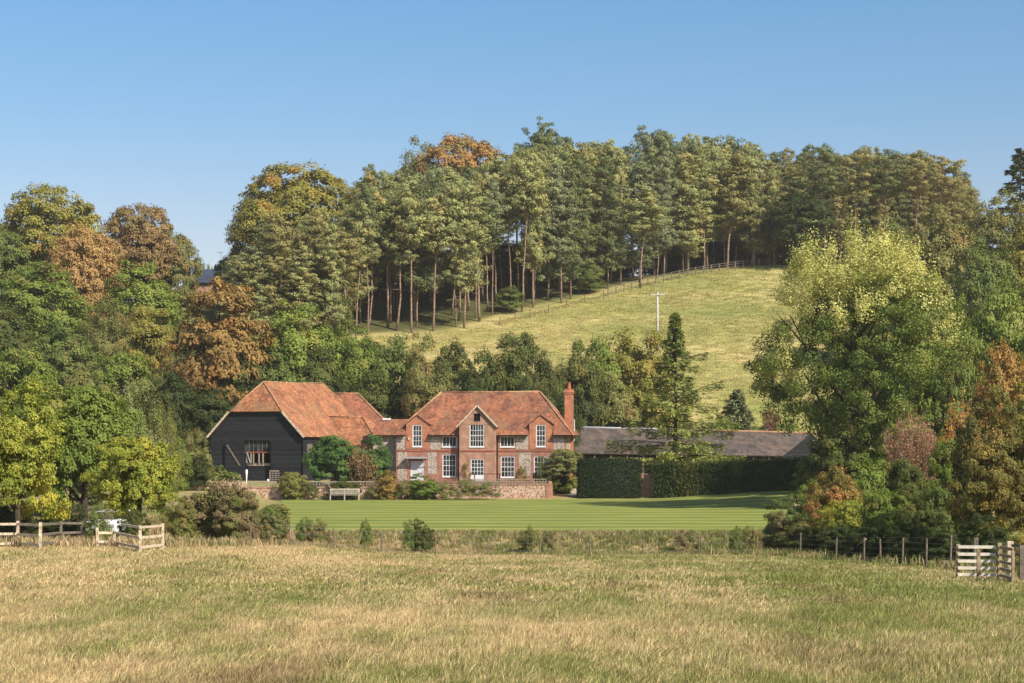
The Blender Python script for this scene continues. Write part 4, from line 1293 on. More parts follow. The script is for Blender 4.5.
def bench():
    d = 174.5; x0, x1 = at(330, d), at(359.5, d)
    L = x1 - x0; z = .03
    root = empty('garden_bench', ((x0 + x1) / 2, d, z), 0, 'long weathered timber bench at the back of the lawn', 'bench')
    h = L / 2
    for s in (-h + .05, 0, h - .05):
        for y_ in (-.28, .22):
            mb = MB(); mb.box(s - .045, s + .045, y_ - .045, y_ + .045, -.05, .44 if y_ < 0 else 1.02); mb.build('leg', M['bench'], root)
    mb = MB()
    for i in range(5): mb.box(-h, h, -.32 + i * .115, -.32 + i * .115 + .09, .443, .48)
    mb.build('seat', M['bench'], root)
    mb = MB(); mb.box(-h, h, .17, .2, .92, 1.03); mb.box(-h, h, .17, .2, .56, .63)
    n = 26
    for i in range(n): 
        a = -h + .05 + (L - .1) * i / n; mb.box(a, a + .05, .172, .195, .63, .92)
    mb.build('backrest', M['bench'], root)
    for s in (-h + .05, h - .05):
        mb = MB(); mb.box(s - .04, s + .04, -.33, .2, .66, .71); mb.build('armrest', M['bench'], root)
bench()

mb = MB(); mb.box(3.43, 3.74, 178.3, 187.2, -.3, 1.6)
tag(mb.build('terrace_side_wall', M['brick_dull']), 'short brick retaining wall running back from the pier to the farmhouse', 'wall')

# terrace table
mb = MB()
root = empty('terrace_table', (at(487, 184), 184, 1.5), 0, 'dark garden table and rail on the terrace before the french doors', 'table')
mb.box(-1.4, 1.4, -.45, .45, .70, .75); mb.build('tabletop', M['dark'], root)
for sx in (-1.2, 1.2):
    for sy in (-.35, .35):
        m2 = MB(); m2.box(sx - .04, sx + .04, sy - .04, sy + .04, 0, .70); m2.build('leg', M['dark'], root)

# pale tapering posts before the barn
for px, hgt, lab in ((246.5, 1.35, 'taller pale tapering post in front of the open barn doorway'), (268, 0.6, 'shorter pale post at the right side of the barn doorway')):
    d = 181; mb = MB()
    gz = zf(at(px, d), d)
    mb.lathe([(.04, -.1), (.05, .3), (.09, hgt * .7), (.13, hgt), (.09, hgt + .12), (.02, hgt + .16)], 0, 0)
    o = mb.build('garden_post', M['white'], None, True); o.location = (at(px, d), d, gz + .3); tag(o, lab, 'post')

# wooden box on the lawn at right
d = 140; x_ = at(798, d); gz = zf(x_, d)
root = empty('wooden_box', (x_, d, gz), R(12), 'pale yellow timber box with sloping lid at the lawn edge', 'box')
zt_ = zat(495.5, d) - gz
mb = MB(); mb.box(-.42, .42, -.3, .3, zt_ - .75, zt_ - .14); mb.build('box_body', M['pale_timber'], root)
mb = MB(); n0 = [(-.5, -.38, zt_ - .16), (.5, -.38, zt_ + .02), (.5, .38, zt_ + .02), (-.5, .38, zt_ - .16)]; mb.poly(n0); solid(mb.build('lid', M['pale_timber'], root), .05, 1)
for sx in (-.36, .36):
    for sy in (-.24, .24):
        m2 = MB(); m2.box(sx - .04, sx + .04, sy - .04, sy + .04, -.1, zt_ - .753); m2.build('leg', M['pale_timber'], root)

# brick pillar between the hedges
mb = MB(); d = 178.5; x0, x1 = at(641, d), at(652.5, d); mb.box(x0, x1, d, d + .6, -.2, zat(475, d)); mb.box(x0 - .05, x1 + .05, d - .05, d + .65, zat(475, d) + .003, zat(475, d) + .12)
tag(mb.build('brick_pier', M['brick_dull']), 'old brick pier in the gap between the two clipped hedges', 'pier')

# ------------------------------------------------------------------ hedges
def hedge(p0, p1, hts, thick, mat, label, seed, leaf=.06, dens=210):
    """clipped hedge between ground points p0 and p1 (x,y); hts = top z at each end"""
    r = np.random.default_rng(seed)
    p0 = np.array(p0); p1 = np.array(p1); L = np.linalg.norm(p1 - p0); t = (p1 - p0) / L; nn = np.array([t[1], -t[0]])
    zb0, zb1 = zf(*p0) - .1, zf(*p1) - .1
    Hm = max(hts[0] - zb0, hts[1] - zb1)
    faces = [(0, L * Hm), (1, L * thick), (2, L * Hm), (3, thick * Hm), (4, thick * Hm)]
    P = []; N = []
    for f, area in faces:
        n = int(area * dens)
        u = r.uniform(size=n); v = r.uniform(size=n)
        if f == 0: s, w_, h = u * L, np.full(n, thick / 2), v
        elif f == 2: s, w_, h = u * L, np.full(n, -thick / 2), v
        elif f == 1: s, w_, h = u * L, (v - .5) * thick, np.ones(n)
        elif f == 3: s, w_, h = np.zeros(n), (u - .5) * thick, v
        else: s, w_, h = np.full(n, L), (u - .5) * thick, v
        nrm = {0: (0, 1, 0), 1: (0, 0, 1), 2: (0, -1, 0), 3: (-1, 0, 0), 4: (1, 0, 0)}[f]
        bulge = .10 * wob(s, h * Hm, .9, seed) + .06 * wob(s, h * Hm, .33, seed + 2) + .09 * r.normal(size=n)
        zb = zb0 + (zb1 - zb0) * s / L; zt = hts[0] + (hts[1] - hts[0]) * s / L
        q = np.stack([s + nrm[0] * bulge, w_ + nrm[1] * bulge, zb + (zt - zb) * h + nrm[2] * bulge * 1.2], 1)
        P.append(q); N.append(np.tile(nrm, (n, 1)) + r.normal(size=(n, 3)) * .55 + np.array([0, 0, .25]))
    P = np.concatenate(P); N = norm(np.concatenate(N))
    Wp = np.stack([p0[0] + t[0] * P[:, 0] + nn[0] * P[:, 1], p0[1] + t[1] * P[:, 0] + nn[1] * P[:, 1], P[:, 2]], 1)
    V, Fq = leaf_quads(Wp, N, r.uniform(leaf * .7, leaf * 1.5, len(P)), .6, r)
    cl = np.clip(.5 + .5 * wob(P[:, 0], P[:, 2], .8, seed) + r.normal(size=len(P)) * .15, 0, 1)
    # solid woody core inside
    th = thick / 2 - .12; base = len(V); e = .12
    core = []
    for s, zb_, zt_ in ((e, zb0, hts[0] - .12), (L - e, zb1, hts[1] - .12)):
        for w_ in (-th, th):
            for z_ in (zb_, zt_):
                core.append((p0[0] + t[0] * s + nn[0] * w_, p0[1] + t[1] * s + nn[1] * w_, z_))
    V = np.concatenate([V, np.array(core)])
    cf = np.array([(0, 1, 5, 4), (2, 6, 7, 3), (1, 3, 7, 5), (0, 2, 3, 1), (4, 5, 7, 6)]) + base
    n5 = len(cf)
    me = fast_mesh('hedge', V, [np.concatenate([Fq, cf])], False, {'vary': np.concatenate([r.uniform(size=len(P)), np.zeros(n5)]), 'clump': np.concatenate([cl, np.zeros(n5)])})
    me.materials.append(mat)
    return tag(link('hedge', me), label, 'hedge')
hedge((at(579, 178.7), 178.7), (at(639, 178.7), 178.7), (zat(459.5, 178.5), zat(460.5, 178.5)), 2.6, YEW, 'dark square clipped yew hedge block beside the farmhouse', 11)
hedge((at(655.5, 178.2), 178.2), (at(832, 172), 172), (zat(465, 178), zat(457.5, 172)), 1.8, HEDGE, 'long clipped green hedge along the back of the lawn', 12, .075, 160)

# ------------------------------------------------------------------ fences
def rail_fence(name, pts, hts, rails, pr, mat, label, rail_t=(.05, .10), postw=.1, cat='fence', ztop=None):
    """posts at pts (x, y), rails between neighbours"""
    root = empty(name, (pts[0][0], pts[0][1], zf(*pts[0])), 0, label, cat)
    ox, oy, oz = root.location
    for i, (x_, y_) in enumerate(pts):
        g = zf(x_, y_); h = hts[i] if isinstance(hts, (list, tuple)) else hts
        mb = MB(); dx = random.uniform(-.03, .03)
        mb.bar((x_ - ox, y_ - oy, g - oz - .3), (x_ - ox + dx, y_ - oy, g - oz + h), postw, postw)
        mb.build('post', mat, root)
    for i in range(len(pts) - 1):
        if pr and i in pr: continue
        (x0, y0), (x1, y1) = pts[i], pts[i + 1]
        g0, g1 = zf(x0, y0) - oz, zf(x1, y1) - oz
        for rz_ in rails:
            mb = MB(); j = random.uniform(-.03, .03)
            mb.bar((x0 - ox, y0 - oy - postw * .5 - rail_t[0] * .5 - .002, g0 + rz_ + j), (x1 - ox, y1 - oy - postw * .5 - rail_t[0] * .5 - .002, g1 + rz_), rail_t[0], rail_t[1])
            mb.build('rail', mat, root)
    return root
D0 = 78
# left: two lengths of post and rail
rail_fence('rail_fence', [(at(-45, 74), 74), (at(-12, 76), 76), (at(17.5, 78), 78), (at(40, 74.5), 74.5)], 1.12, (.22, .6, 1.0), None, M['pale_timber'], 'sunlit post and rail fence under the yellow green tree at the far left')
rail_fence('rail_fence', [(at(40.5, 75), 75), (at(61, 80), 80), (at(82, 82), 82), (at(97, 83), 83)], 1.1, (.25, .62, 1.0), None, M['grey_timber'], 'shaded dark post and rail fence in the gap before the white car')  # darker timber puts the tree shade into this length's colour
rail_fence('rail_fence', [(at(98, 78), 78), (at(114, 79), 79), (at(140.5, 74), 74), (at(163, 78), 78)], [.85, .75, 1.1, 1.12], (.25, .62), None, M['pale_timber'], 'pale bent post and rail fence beside the brown bushes')
mb = MB(); g = zf(at(140, 74), 74)
p_ = (at(121, 77), 77, zf(at(121, 77), 77) + 1.02); q_ = (at(140.5, 74), 73.9, g + 1.03); s_ = (at(163, 78), 77.9, zf(at(163, 78), 78) + 1.03)
mb.bar(p_, q_, .05, .09); mb.bar((q_[0], q_[1] - .01, q_[2]), s_, .05, .09)
o = mb.build('top_rail', M['pale_timber']); 
rf_ = [q for q in bpy.data.objects if q.name.startswith('rail_fence')][-1]
rf_ = sorted([q for q in bpy.data.objects if q.name.startswith('rail_fence')], key=lambda q: q.name)[-1]
o.parent = rf_; o.location = -Vector(rf_.location); o.name = 'rail'

def wire_fence(name, pts, h, label, wires=(.3, .65, 1.0), netting=False, mat='grey_timber', pw=.09):
    root = empty(name, (pts[0][0], pts[0][1], zf(*pts[0])), 0, label, 'fence')
    ox, oy, oz = root.location
    for i, (x_, y_) in enumerate(pts):
        g = zf(x_, y_); mb = MB(); hh = h * random.uniform(.92, 1.08)
        mb.tube([(x_ - ox, y_ - oy, g - oz - .3), (x_ - ox + random.uniform(-.05, .05), y_ - oy, g - oz + hh)], [pw / 2, pw / 2], 7)
        mb.build('post', M[mat], root)
    mb = MB()
    for i in range(len(pts) - 1):
        (x0, y0), (x1, y1) = pts[i], pts[i + 1]
        for w_ in wires:
            mb.bar((x0 - ox, y0 - oy - pw / 2, zf(x0, y0) - oz + w_ * h), (x1 - ox, y1 - oy - pw / 2, zf(x1, y1) - oz + w_ * h), .008, .008)
    mb.build('wire', M['wire'], root)
    return root
wire_fence('wire_fence', [(at(p, y_), y_) for p, y_ in ((250, 96), (289, 101), (334, 104), (382, 105), (436, 105), (488, 105.3), (540, 105.4), (590, 105.3), (643, 105), (699, 105), (757, 105))], 1.15,
           'thin post and wire fence along the foot of the lawn bank', mat='grey_timber', pw=.07)
wire_fence('wire_fence', [(at(p, y_), y_) for p, y_ in ((757.5, 104.8), (800, 99), (836, 91), (864, 85), (881, 82), (902, 78), (926, 74), (950, 70), (975, 66.5))], 1.25,
           'post and wire fence in front of the dark thicket at the right', (.2, .4, .6, .8, .97), mat='grey_timber', pw=.085)
# hilltop fence along the wood edge
ed = []
for px, d in [(500, 282), (515, 284.5), (530, 287), (548, 290), (566, 293.5), (584, 297), (603, 300)]: ed.append((at(px, d), d - 2.5))
rail_fence('rail_fence', ed, 1.3, (.5, 1.15), None, M['brownfence'], 'reddish rail fence at the lower edge of the pine wood', (.05, .08), .12)
ed = []
for px in np.linspace(608, 775, 22):
    d = float(np.interp(px, [600, 700, 770], [300, 320, 331])) - 2.5; ed.append((at(px, d), d))
rail_fence('rail_fence', ed, 1.35, (.5, .9, 1.25), None, M['grey_timber'], 'grey rail fence on the crest below the hilltop pines', (.04, .06), .18)

# sheep hurdle pen / gate at the right -------------------------
def gate():
    root = empty('field_gate', (at(976, 60), 60, zf(at(976, 60), 60)), 0, 'bright five rail timber gate pen standing at the right edge of the meadow', 'gate')
    ox, oy, oz = root.location
    def g(x_, y_): return zf(x_, y_) - oz
    def post(px, y_, h, w_=.12, m='timber', nm='post'):
        x_ = at(px, y_); mb = MB(); mb.box(x_ - ox - w_ / 2, x_ - ox + w_ / 2, y_ - oy - w_ / 2, y_ - oy + w_ / 2, g(x_, y_) - .3, g(x_, y_) + h)
        return mb.build(nm, M[m], root)
    post(958, 61, 1.15); post(978.5, 59.6, 1.0, .1); post(976, 64, 1.3, .14, 'grey_timber'); post(999.5, 60.5, 1.2, .13, 'timber')
    post(1010, 62.5, 1.22, .2, 'pale_timber'); post(1021.5, 59, 1.15, .13, 'grey_timber'); post(1050, 60, 1.2, .13, 'grey_timber')
    def rails(pa, ya, pb, yb, m, n=5, zs=(.18, .39, .61, .83, 1.06)):
        xa, xb = at(pa, ya), at(pb, yb)
        for z_ in zs:
            mb = MB(); mb.bar((xa - ox, ya - oy, g(xa, ya) + z_), (xb - ox, yb - oy, g(xb, yb) + z_), .04, .095); mb.build('rail', M[m], root)
    rails(958, 60.9, 996, 60.6, 'split_rail')
    rails(1000, 60.4, 1013, 57.4, 'timber')
    rails(1012, 62.3, 1050, 60, 'grey_timber', zs=(.5, .8, 1.08))
    post(1013, 57.4, 1.0, .09, 'timber')
gate()

# ------------------------------------------------------------------ utility poles
def upole(px, d, top, label, arm=True, stay=True):
    x_ = at(px, d); gz = zf(x_, d); H = zat(top, d) - gz
    root = empty('utility_pole', (x_, d, gz), 0, label, 'utility pole', 'utility poles on the hill')
    mb = MB(); mb.tube([(0, 0, -.5), (0, 0, H * .5), (0, 0, H)], [.19, .16, .12], 9); mb.build('pole', M['pole'], root, True)
    if arm:
        mb = MB(); mb.box(-.95, .95, -.22, -.12, H - .45, H - .3); mb.build('crossarm', M['pole'], root)
        for s in (-.85, 0, .85):
            m2 = MB(); m2.lathe([(.05, 0), (.09, .05), (.06, .12), (.09, .17), (.04, .25)], 0, 0, 8); i_ = m2.build('insulator', M['lead'], root); i_.location = (s, -.17, H - .3 if s else H + .0)
    if stay:
        mb = MB(); mb.tube([(0, 0, H - .8), (-2.1, -.8, 0)], [.025, .025], 4); mb.build('stay_wire', M['wire'], root)
    return root
upole(657.5, 262, 292, 'pale wooden utility pole with crossarm halfway up the grassy hill')
upole(753.5, 329, 222, 'slim grey utility pole on the crest at the fence by the pines', False, False)

# ------------------------------------------------------------------ white car behind the left trees
def car():
    d = 104; px = 113
    x_ = at(px, d); gz = zf(x_, d)
    root = empty('parked_car', (x_, d, gz + .3), R(84), 'white parked car glimpsed beneath the yellow green trees', 'car')
    prof = [(-2.1, .35), (-2.15, .75), (-1.95, .95), (-1.35, 1.0), (-.75, 1.45), (.75, 1.5), (1.55, 1.08), (2.1, .92), (2.15, .5), (2.1, .32)]
    mb = MB(); w_ = .85
    n = len(prof)
    for s in (-1, 1):
        for (a, z_) in prof:
            t = .84 if z_ > 1.2 else 1
            mb.v.append((a, s * w_ * t, z_))
    mb.f.append(tuple(range(n))); mb.f.append(tuple(range(2 * n - 1, n - 1, -1)))
    for i in range(n):
        j = (i + 1) % n; mb.f.append((i, i + n, j + n, j))
    bd = mb.build('body', M['paintwhite'], root)
    bv = bd.modifiers.new('bevel', 'BEVEL'); bv.width = .06; bv.segments = 2
    for s in (-1, 1):
        m2 = MB(); k = .79 * s
        m2.poly([(-1.15, s * .865, 1.02), (-.7, s * .75, 1.38), (-.05, s * .74, 1.42), (-.05, s * .865, 1.02)][::s])
        m2.poly([(.05, s * .865, 1.02), (.05, s * .74, 1.42), (.7, s * .74, 1.42), (1.35, s * .865, 1.04)][::s]); m2.build('side_window', M['glass'], root)
    m2 = MB(); m2.poly([(-1.32, -.7, 1.03), (-1.32, .7, 1.03), (-.8, .62, 1.43), (-.8, -.62, 1.43)]); m2.build('windscreen', M['glass'], root)
    for a in (-1.35, 1.35):
        for s in (-1, 1):
            m2 = MB(); m2.tube([(a, s * .68, .32), (a, s * .88, .32)], [.32, .32], 16); wl = m2.build('wheel', M['rubber'], root)
            m2 = MB(); m2.tube([(a, s * .87, .32), (a, s * .893, .32)], [.19, .17], 12); m2.build('rim', M['lead'], wl)
    for s in (-.6, .6):
        m2 = MB(); m2.box(-2.19, -2.12, s - .15, s + .15, .7, .82); m2.build('headlight', M['lead'], root)
        m2 = MB(); m2.box(2.10, 2.16, s - .15, s + .15, .72, .85); m2.build('tail_light', M['redlamp'], root)
car()

# ------------------------------------------------------------------ woodland on the left hill
T = tree
T(50, 184, 112, 292, GOLD, 'large domed golden green tree rising against the sky at the far left', 'dome', low=-.05)
T(84, 221, 84, 270, foliage('leaf_tawny', (.20, .125, .045), (.29, .18, .07), (.22, .15, .05)), 'round rusty orange tree below the golden dome on the left hill', 'dome', low=-.05)
T(138, 199, 84, 296, BROWN, 'brownish green tree on the left skyline beside the golden dome', 'dome', low=-.05)
T(170, 228, 62, 300, OLIVE, 'olive tree at the right end of the left skyline', 'dome', low=-.05)
T(110, 240, 90, 300, OLIVE, 'olive tree filling between the rusty and brownish trees', 'dome', low=-.05)
T(55, 250, 90, 290, MID, 'green tree behind the rusty orange tree', 'dome', low=-.05)
T(3, 226, 70, 285, MID, 'blue green tree at the left frame edge on the skyline', 'dome', low=-.05)
T(-40, 215, 90, 290, GOLD, 'golden tree just beyond the left picture edge', 'dome')
T(38, 262, 112, 246, GREEN, 'broad green tree below the rusty orange tree', 'fluffy')
T(140, 264, 96, 252, BRIGHT, 'bright green tree in the middle of the left hill', 'fluffy')
T(178, 285, 60, 262, OLIVE, 'small olive tree below the distant slate roof')
T(-8, 300, 80, 235, DARK, 'dark green tree low at the left frame edge')
T(105, 305, 78, 232, OLIVE, 'soft olive grey tree below the bright green one', 'wispy')
T(60, 320, 80, 225, MID, 'mid green tree above the lime leaved tree', 'fluffy')
T(146, 306, 66, 236, GOLD, 'yellowish olive tree left of the rusty chestnut')
T(222, 281, 116, 214, foliage('leaf_chestnut', (.13, .085, .028), (.22, .135, .042), (.22, .10, .032)), 'large chestnut with golden brown leaves above the barn', 'layer', 'chestnut_tree', low=0)
T(284, 312, 84, 224, BRIGHT, 'fresh green tree between the chestnut and the barn', 'fluffy')
T(195, 340, 60, 216, DARK, 'dark tree in the shade under the brown chestnut')
T(300, 305, 112, 219, BRIGHT, 'large fresh green rounded tree behind the barn', 'fluffy')
T(348, 320, 64, 222, GREEN, 'green tree at the right shoulder of the fresh green tree', 'fluffy')
T(240, 340, 84, 215, DARK, 'dark green tree just left above the barn roof')
T(205, 385, 60, 205, DEEP, 'very dark low tree behind the left side of the barn')
T(120, 350, 80, 205, GREEN, 'mid green tree behind the willow like tree')
T(170, 365, 70, 203, DEEP, 'dark tree behind the tall olive bank', 'fluffy')
T(20, 345, 90, 200, GREEN, 'green tree behind the lime leaved maple')
T(80, 362, 60, 196, OLIVE, 'olive green tree between the willow and the maple', 'fluffy')
# belt behind the buildings
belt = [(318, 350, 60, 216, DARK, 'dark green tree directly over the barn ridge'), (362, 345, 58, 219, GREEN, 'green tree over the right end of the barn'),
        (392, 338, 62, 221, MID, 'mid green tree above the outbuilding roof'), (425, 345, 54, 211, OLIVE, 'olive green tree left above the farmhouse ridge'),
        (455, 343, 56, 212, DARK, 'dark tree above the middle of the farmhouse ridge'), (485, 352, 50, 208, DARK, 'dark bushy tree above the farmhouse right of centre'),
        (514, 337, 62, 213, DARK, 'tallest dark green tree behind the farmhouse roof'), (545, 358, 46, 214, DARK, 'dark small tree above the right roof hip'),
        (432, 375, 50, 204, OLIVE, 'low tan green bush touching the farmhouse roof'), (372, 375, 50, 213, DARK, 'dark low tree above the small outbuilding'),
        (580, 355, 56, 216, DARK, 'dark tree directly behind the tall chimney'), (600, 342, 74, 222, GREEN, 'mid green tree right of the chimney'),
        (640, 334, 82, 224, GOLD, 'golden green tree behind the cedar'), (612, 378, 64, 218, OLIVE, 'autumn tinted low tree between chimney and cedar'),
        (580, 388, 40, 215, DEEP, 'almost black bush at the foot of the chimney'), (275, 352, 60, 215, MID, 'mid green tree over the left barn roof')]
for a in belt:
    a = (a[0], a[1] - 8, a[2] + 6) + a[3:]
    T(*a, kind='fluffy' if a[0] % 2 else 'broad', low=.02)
T(655, 395, 80, 226, GOLD, 'low golden thicket right behind the cedar', 'fluffy', low=-.1)
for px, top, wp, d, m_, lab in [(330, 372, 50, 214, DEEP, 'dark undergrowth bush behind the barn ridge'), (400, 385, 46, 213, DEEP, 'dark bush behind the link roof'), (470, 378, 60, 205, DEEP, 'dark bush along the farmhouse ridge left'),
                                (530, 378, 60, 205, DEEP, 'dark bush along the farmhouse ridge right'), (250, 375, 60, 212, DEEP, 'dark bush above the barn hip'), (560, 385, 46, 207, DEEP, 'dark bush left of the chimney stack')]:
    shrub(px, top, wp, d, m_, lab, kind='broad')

# low things on the slope, right of the cedar
con_small = conifer_parts(501, H=8, base=.02, wide=4.2, nb=90, per=260, tw=.15)
conifer(737, 389, 226, PINEB, 'small blue green conifer above the shed roof', con_small, 8, wide=1.25)
shrub(770, 405, 26, 228, foliage('leaf_maroon', (.09, .03, .028), (.14, .055, .045)), 'small maroon bush beside the blue green conifer')
shrub(716, 414, 50, 222, GREEN, 'green bush left of the blue green conifer')
shrub(755, 418, 34, 222, BRIGHT, 'bright low bush under the blue green conifer')
shrub(792, 412, 40, 224, BRIGHT, 'bright green bush behind the shed end')
shrub(690, 420, 60, 221, OLIVE, 'olive undergrowth behind the cedar trunk')
o = MB(); o.lathe([(.5, 0), (.62, .5), (.4, 1.1), (.15, 1.5)], 0, 0, 9)
mbp = o.build('pale_rock', M['lead'], None, True); mbp.location = (at(778, 224), 224, zf(at(778, 224), 224) + .6); tag(mbp, 'pale grey boulder beside the maroon bush', 'rock')

# cedar by the shed
ced = conifer_parts(510, H=16.0, base=.14, wide=6.6, nb=88, per=470, long_b=[(.50, -.3, 3.9, .5), (.30, .1, 5.0, .28), (.27, 3.0, 5.2, .05), (.19, 3.3, 5.0, -.08), (.72, .2, 2.6, .35), (.2, -.2, 4.6, .0), (.33, 3.4, 3.8, .1), (.25, -1.3, 4.2, .05), (.22, 4.4, 4.2, .0)], tw=.12, taper=1.2)
conifer(675, 312, 188, CEDAR, 'tall spiky conifer with drooping sprays standing before the slate shed', ced, 16.0, 'conifer', wide=1.18)

# ------------------------------------------------------------------ hilltop wood
SIL = [(228, 236), (240, 215), (270, 205), (300, 200), (350, 190), (375, 168), (392, 176), (405, 172), (430, 166), (455, 166), (480, 167), (505, 160), (520, 150), (537, 140), (560, 143), (590, 138), (625, 133), (655, 131), (690, 138), (720, 142), (745, 140), (775, 155), (800, 150), (860, 150), (915, 150), (940, 160), (968, 178)]
sx_ = [a for a, b in SIL]; sy_ = [b for a, b in SIL]
T(300, 160, 128, 306, GOLD, 'huge domed golden beech behind the left pines', 'dome', 'beech_tree')
T(262, 190, 70, 300, GOLD, 'green gold beech at the left end of the hilltop wood')
T(462, 129, 100, 322, foliage('leaf_copper', (.20, .12, .04), (.27, .15, .05), (.13, .13, .04)), 'copper topped beech rising behind the pines', 'dome', 'beech_tree')
T(420, 139, 60, 325, OLIVE, 'grey green tree on the skyline left of the copper beech')
T(795, 190, 84, 322, DEEP, 'dark round holm oak in front of the right pines', 'fluffy', 'oak_tree')

LABP = 'tall pine with bare trunk and layered green crown in the hilltop wood'
placed = []
def try_pine(x_, d, top, mat, label=LABP, parts=None, wide=1.0, mind=3.6):
    for (a, b) in placed:
        if (a - x_) ** 2 + (b - d) ** 2 < mind * mind: return False
    placed.append((x_, d)); pine(x_, d, top, mat, label, parts, wide); return True
# single ones that stand out
pine(at(537, 318), 318, 124, PINED, 'tallest dark pine poking above the middle of the hilltop wood', UMB[0], .55)
pine(at(377, 300), 300, 167, PINED, 'slim dark pine spire in the gap right of the golden beech', PINES[2], .75)
pine(at(464, 277.5), 277.5, 182, PINE, 'front pine with yellow green low branches at the wood edge', PINES[5], 1.0)
pine(at(640, 305), 305, 190, PINE, 'pine leaning over the crest fence above the utility pole', PINES[1], 1.1)
pine(at(270, 276), 276, 215, PINEO, 'greyish brown pine in front of the golden beech', PINES[2], 1.15)
for px_, t_, w_, m_, l_ in [(885, 150, 1.0, PINED, 'flat topped umbrella pine on the right skyline'), (915, 152, .9, PINEO, 'brownish umbrella pine right of the flat topped one'), (945, 160, .8, PINEO, 'last spreading pine at the right end of the skyline'),
                         (855, 152, .9, PINEO, 'brown crowned pine above the cream leaved tree'), (825, 149, .8, PINED, 'dark topped pine left of the brown crowned pine')]:
    pine(at(px_, 322), 322, t_, m_, l_, UMB[px_ % 2], w_)
for i in range(2200):
    px_ = rng.uniform(232, 975)
    x0_ = at(px_, 300)
    ey = float(edge_y(x0_))
    d = ey + 1.5 + abs(rng.normal()) * 16
    if d > ey + 42 : continue
    x_ = at(px_, d)
    if px_ > 800 and d < 325: continue
    if 614 < px_ < 646 and d > ey + 10: continue
    s_ = np.interp(px_, sx_, sy_)
    depth = (d - ey) / 42
    top = s_ + 34 * max(0, .55 - depth) * rng.uniform(.4, 1.6) + rng.uniform(-5, 11)
    if px_ < 350: top += rng.uniform(5, 45)
    u_ = rng.uniform()
    mat = PINE if u_ < .52 else PINEB if u_ < .7 else PINED if u_ < .88 else PINEO
    if px_ > 770: mat = PINEO if u_ < .5 else PINED
    pp = random.choice([PINES[k_] for k_ in ((2, 5, 6, 7, 6) if (px_ > 545 or px_ < 345) else (0, 1, 4, 3, 1, 2, 5, 3))])
    try_pine(x_, d, top, mat, parts=pp, mind=(2.5 if px_ < 545 else 3.0) if d < ey + 12 else 3.8, wide=random.uniform(.62, 1.15))
    if len(placed) > 300: break
# dark understorey deep inside the wood
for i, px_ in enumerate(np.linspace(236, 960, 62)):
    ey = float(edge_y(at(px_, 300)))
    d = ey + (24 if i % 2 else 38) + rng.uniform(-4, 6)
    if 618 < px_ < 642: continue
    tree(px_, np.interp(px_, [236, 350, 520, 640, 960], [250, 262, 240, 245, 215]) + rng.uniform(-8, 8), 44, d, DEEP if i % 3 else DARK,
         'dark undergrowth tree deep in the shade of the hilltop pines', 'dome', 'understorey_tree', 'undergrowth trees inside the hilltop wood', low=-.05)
# left flank bushes at foot of the wood
for px, top, wp, d, m_, lab in [(250, 262, 50, 272, DARK, 'dark tree at the foot of the left pines'), (300, 275, 50, 268, MID, 'green tree under the pines behind the fresh green tree'), (335, 290, 40, 268, DARK, 'dark low tree at the corner of the wood'),
                                (590, 262, 34, 301, MID, 'green bushy tree at the wood edge by the fence'), (510, 285, 34, 288, MID, 'green bush at the wood edge above the red rail fence')]:
    T(px, top, wp, d, m_, lab, 'broad', low=0)
for px, top, wp, d in [(196, 266, 14, 420), (206, 262, 14, 424), (188, 264, 12, 430), (213, 268, 12, 436)]:
    T(px, top, wp, d, MID, 'far off greyish tree on the skyline behind the slate roofed house', 'broad', group='far trees behind the slate roofed house')

# ------------------------------------------------------------------ right side
con_r = conifer_parts(520, H=22, base=.2, wide=7, nb=60, per=330, tw=.22)
conifer(1020, 148, 292, PINED, 'dark layered conifer at the upper right corner', con_r, 22, wide=1.5)
T(1000, 190, 96, 262, OLIVE, 'olive brown tree below the dark layered conifer', 'fluffy')
T(940, 205, 90, 258, OLIVE, 'olive tree with brown tints behind the cream leaved tree', 'fluffy')
T(895, 215, 70, 250, HAZEL, 'hazel brown tree just above the cream leaved crown', 'fluffy')
T(985, 235, 90, 235, MID, 'mid green tree right behind the cream leaved tree', 'fluffy')
T(1050, 200, 100, 255, GOLD, 'golden tree beyond the right picture edge')
T(1000, 278, 96, 178, BRIGHT, 'bright green tree at the right edge below the olive trees', 'fluffy')
T(955, 300, 60, 172, GREEN, 'green tree between the big cream tree and the right edge', 'fluffy')
T(1060, 290, 90, 170, GREEN, 'green tree beyond the right picture edge')

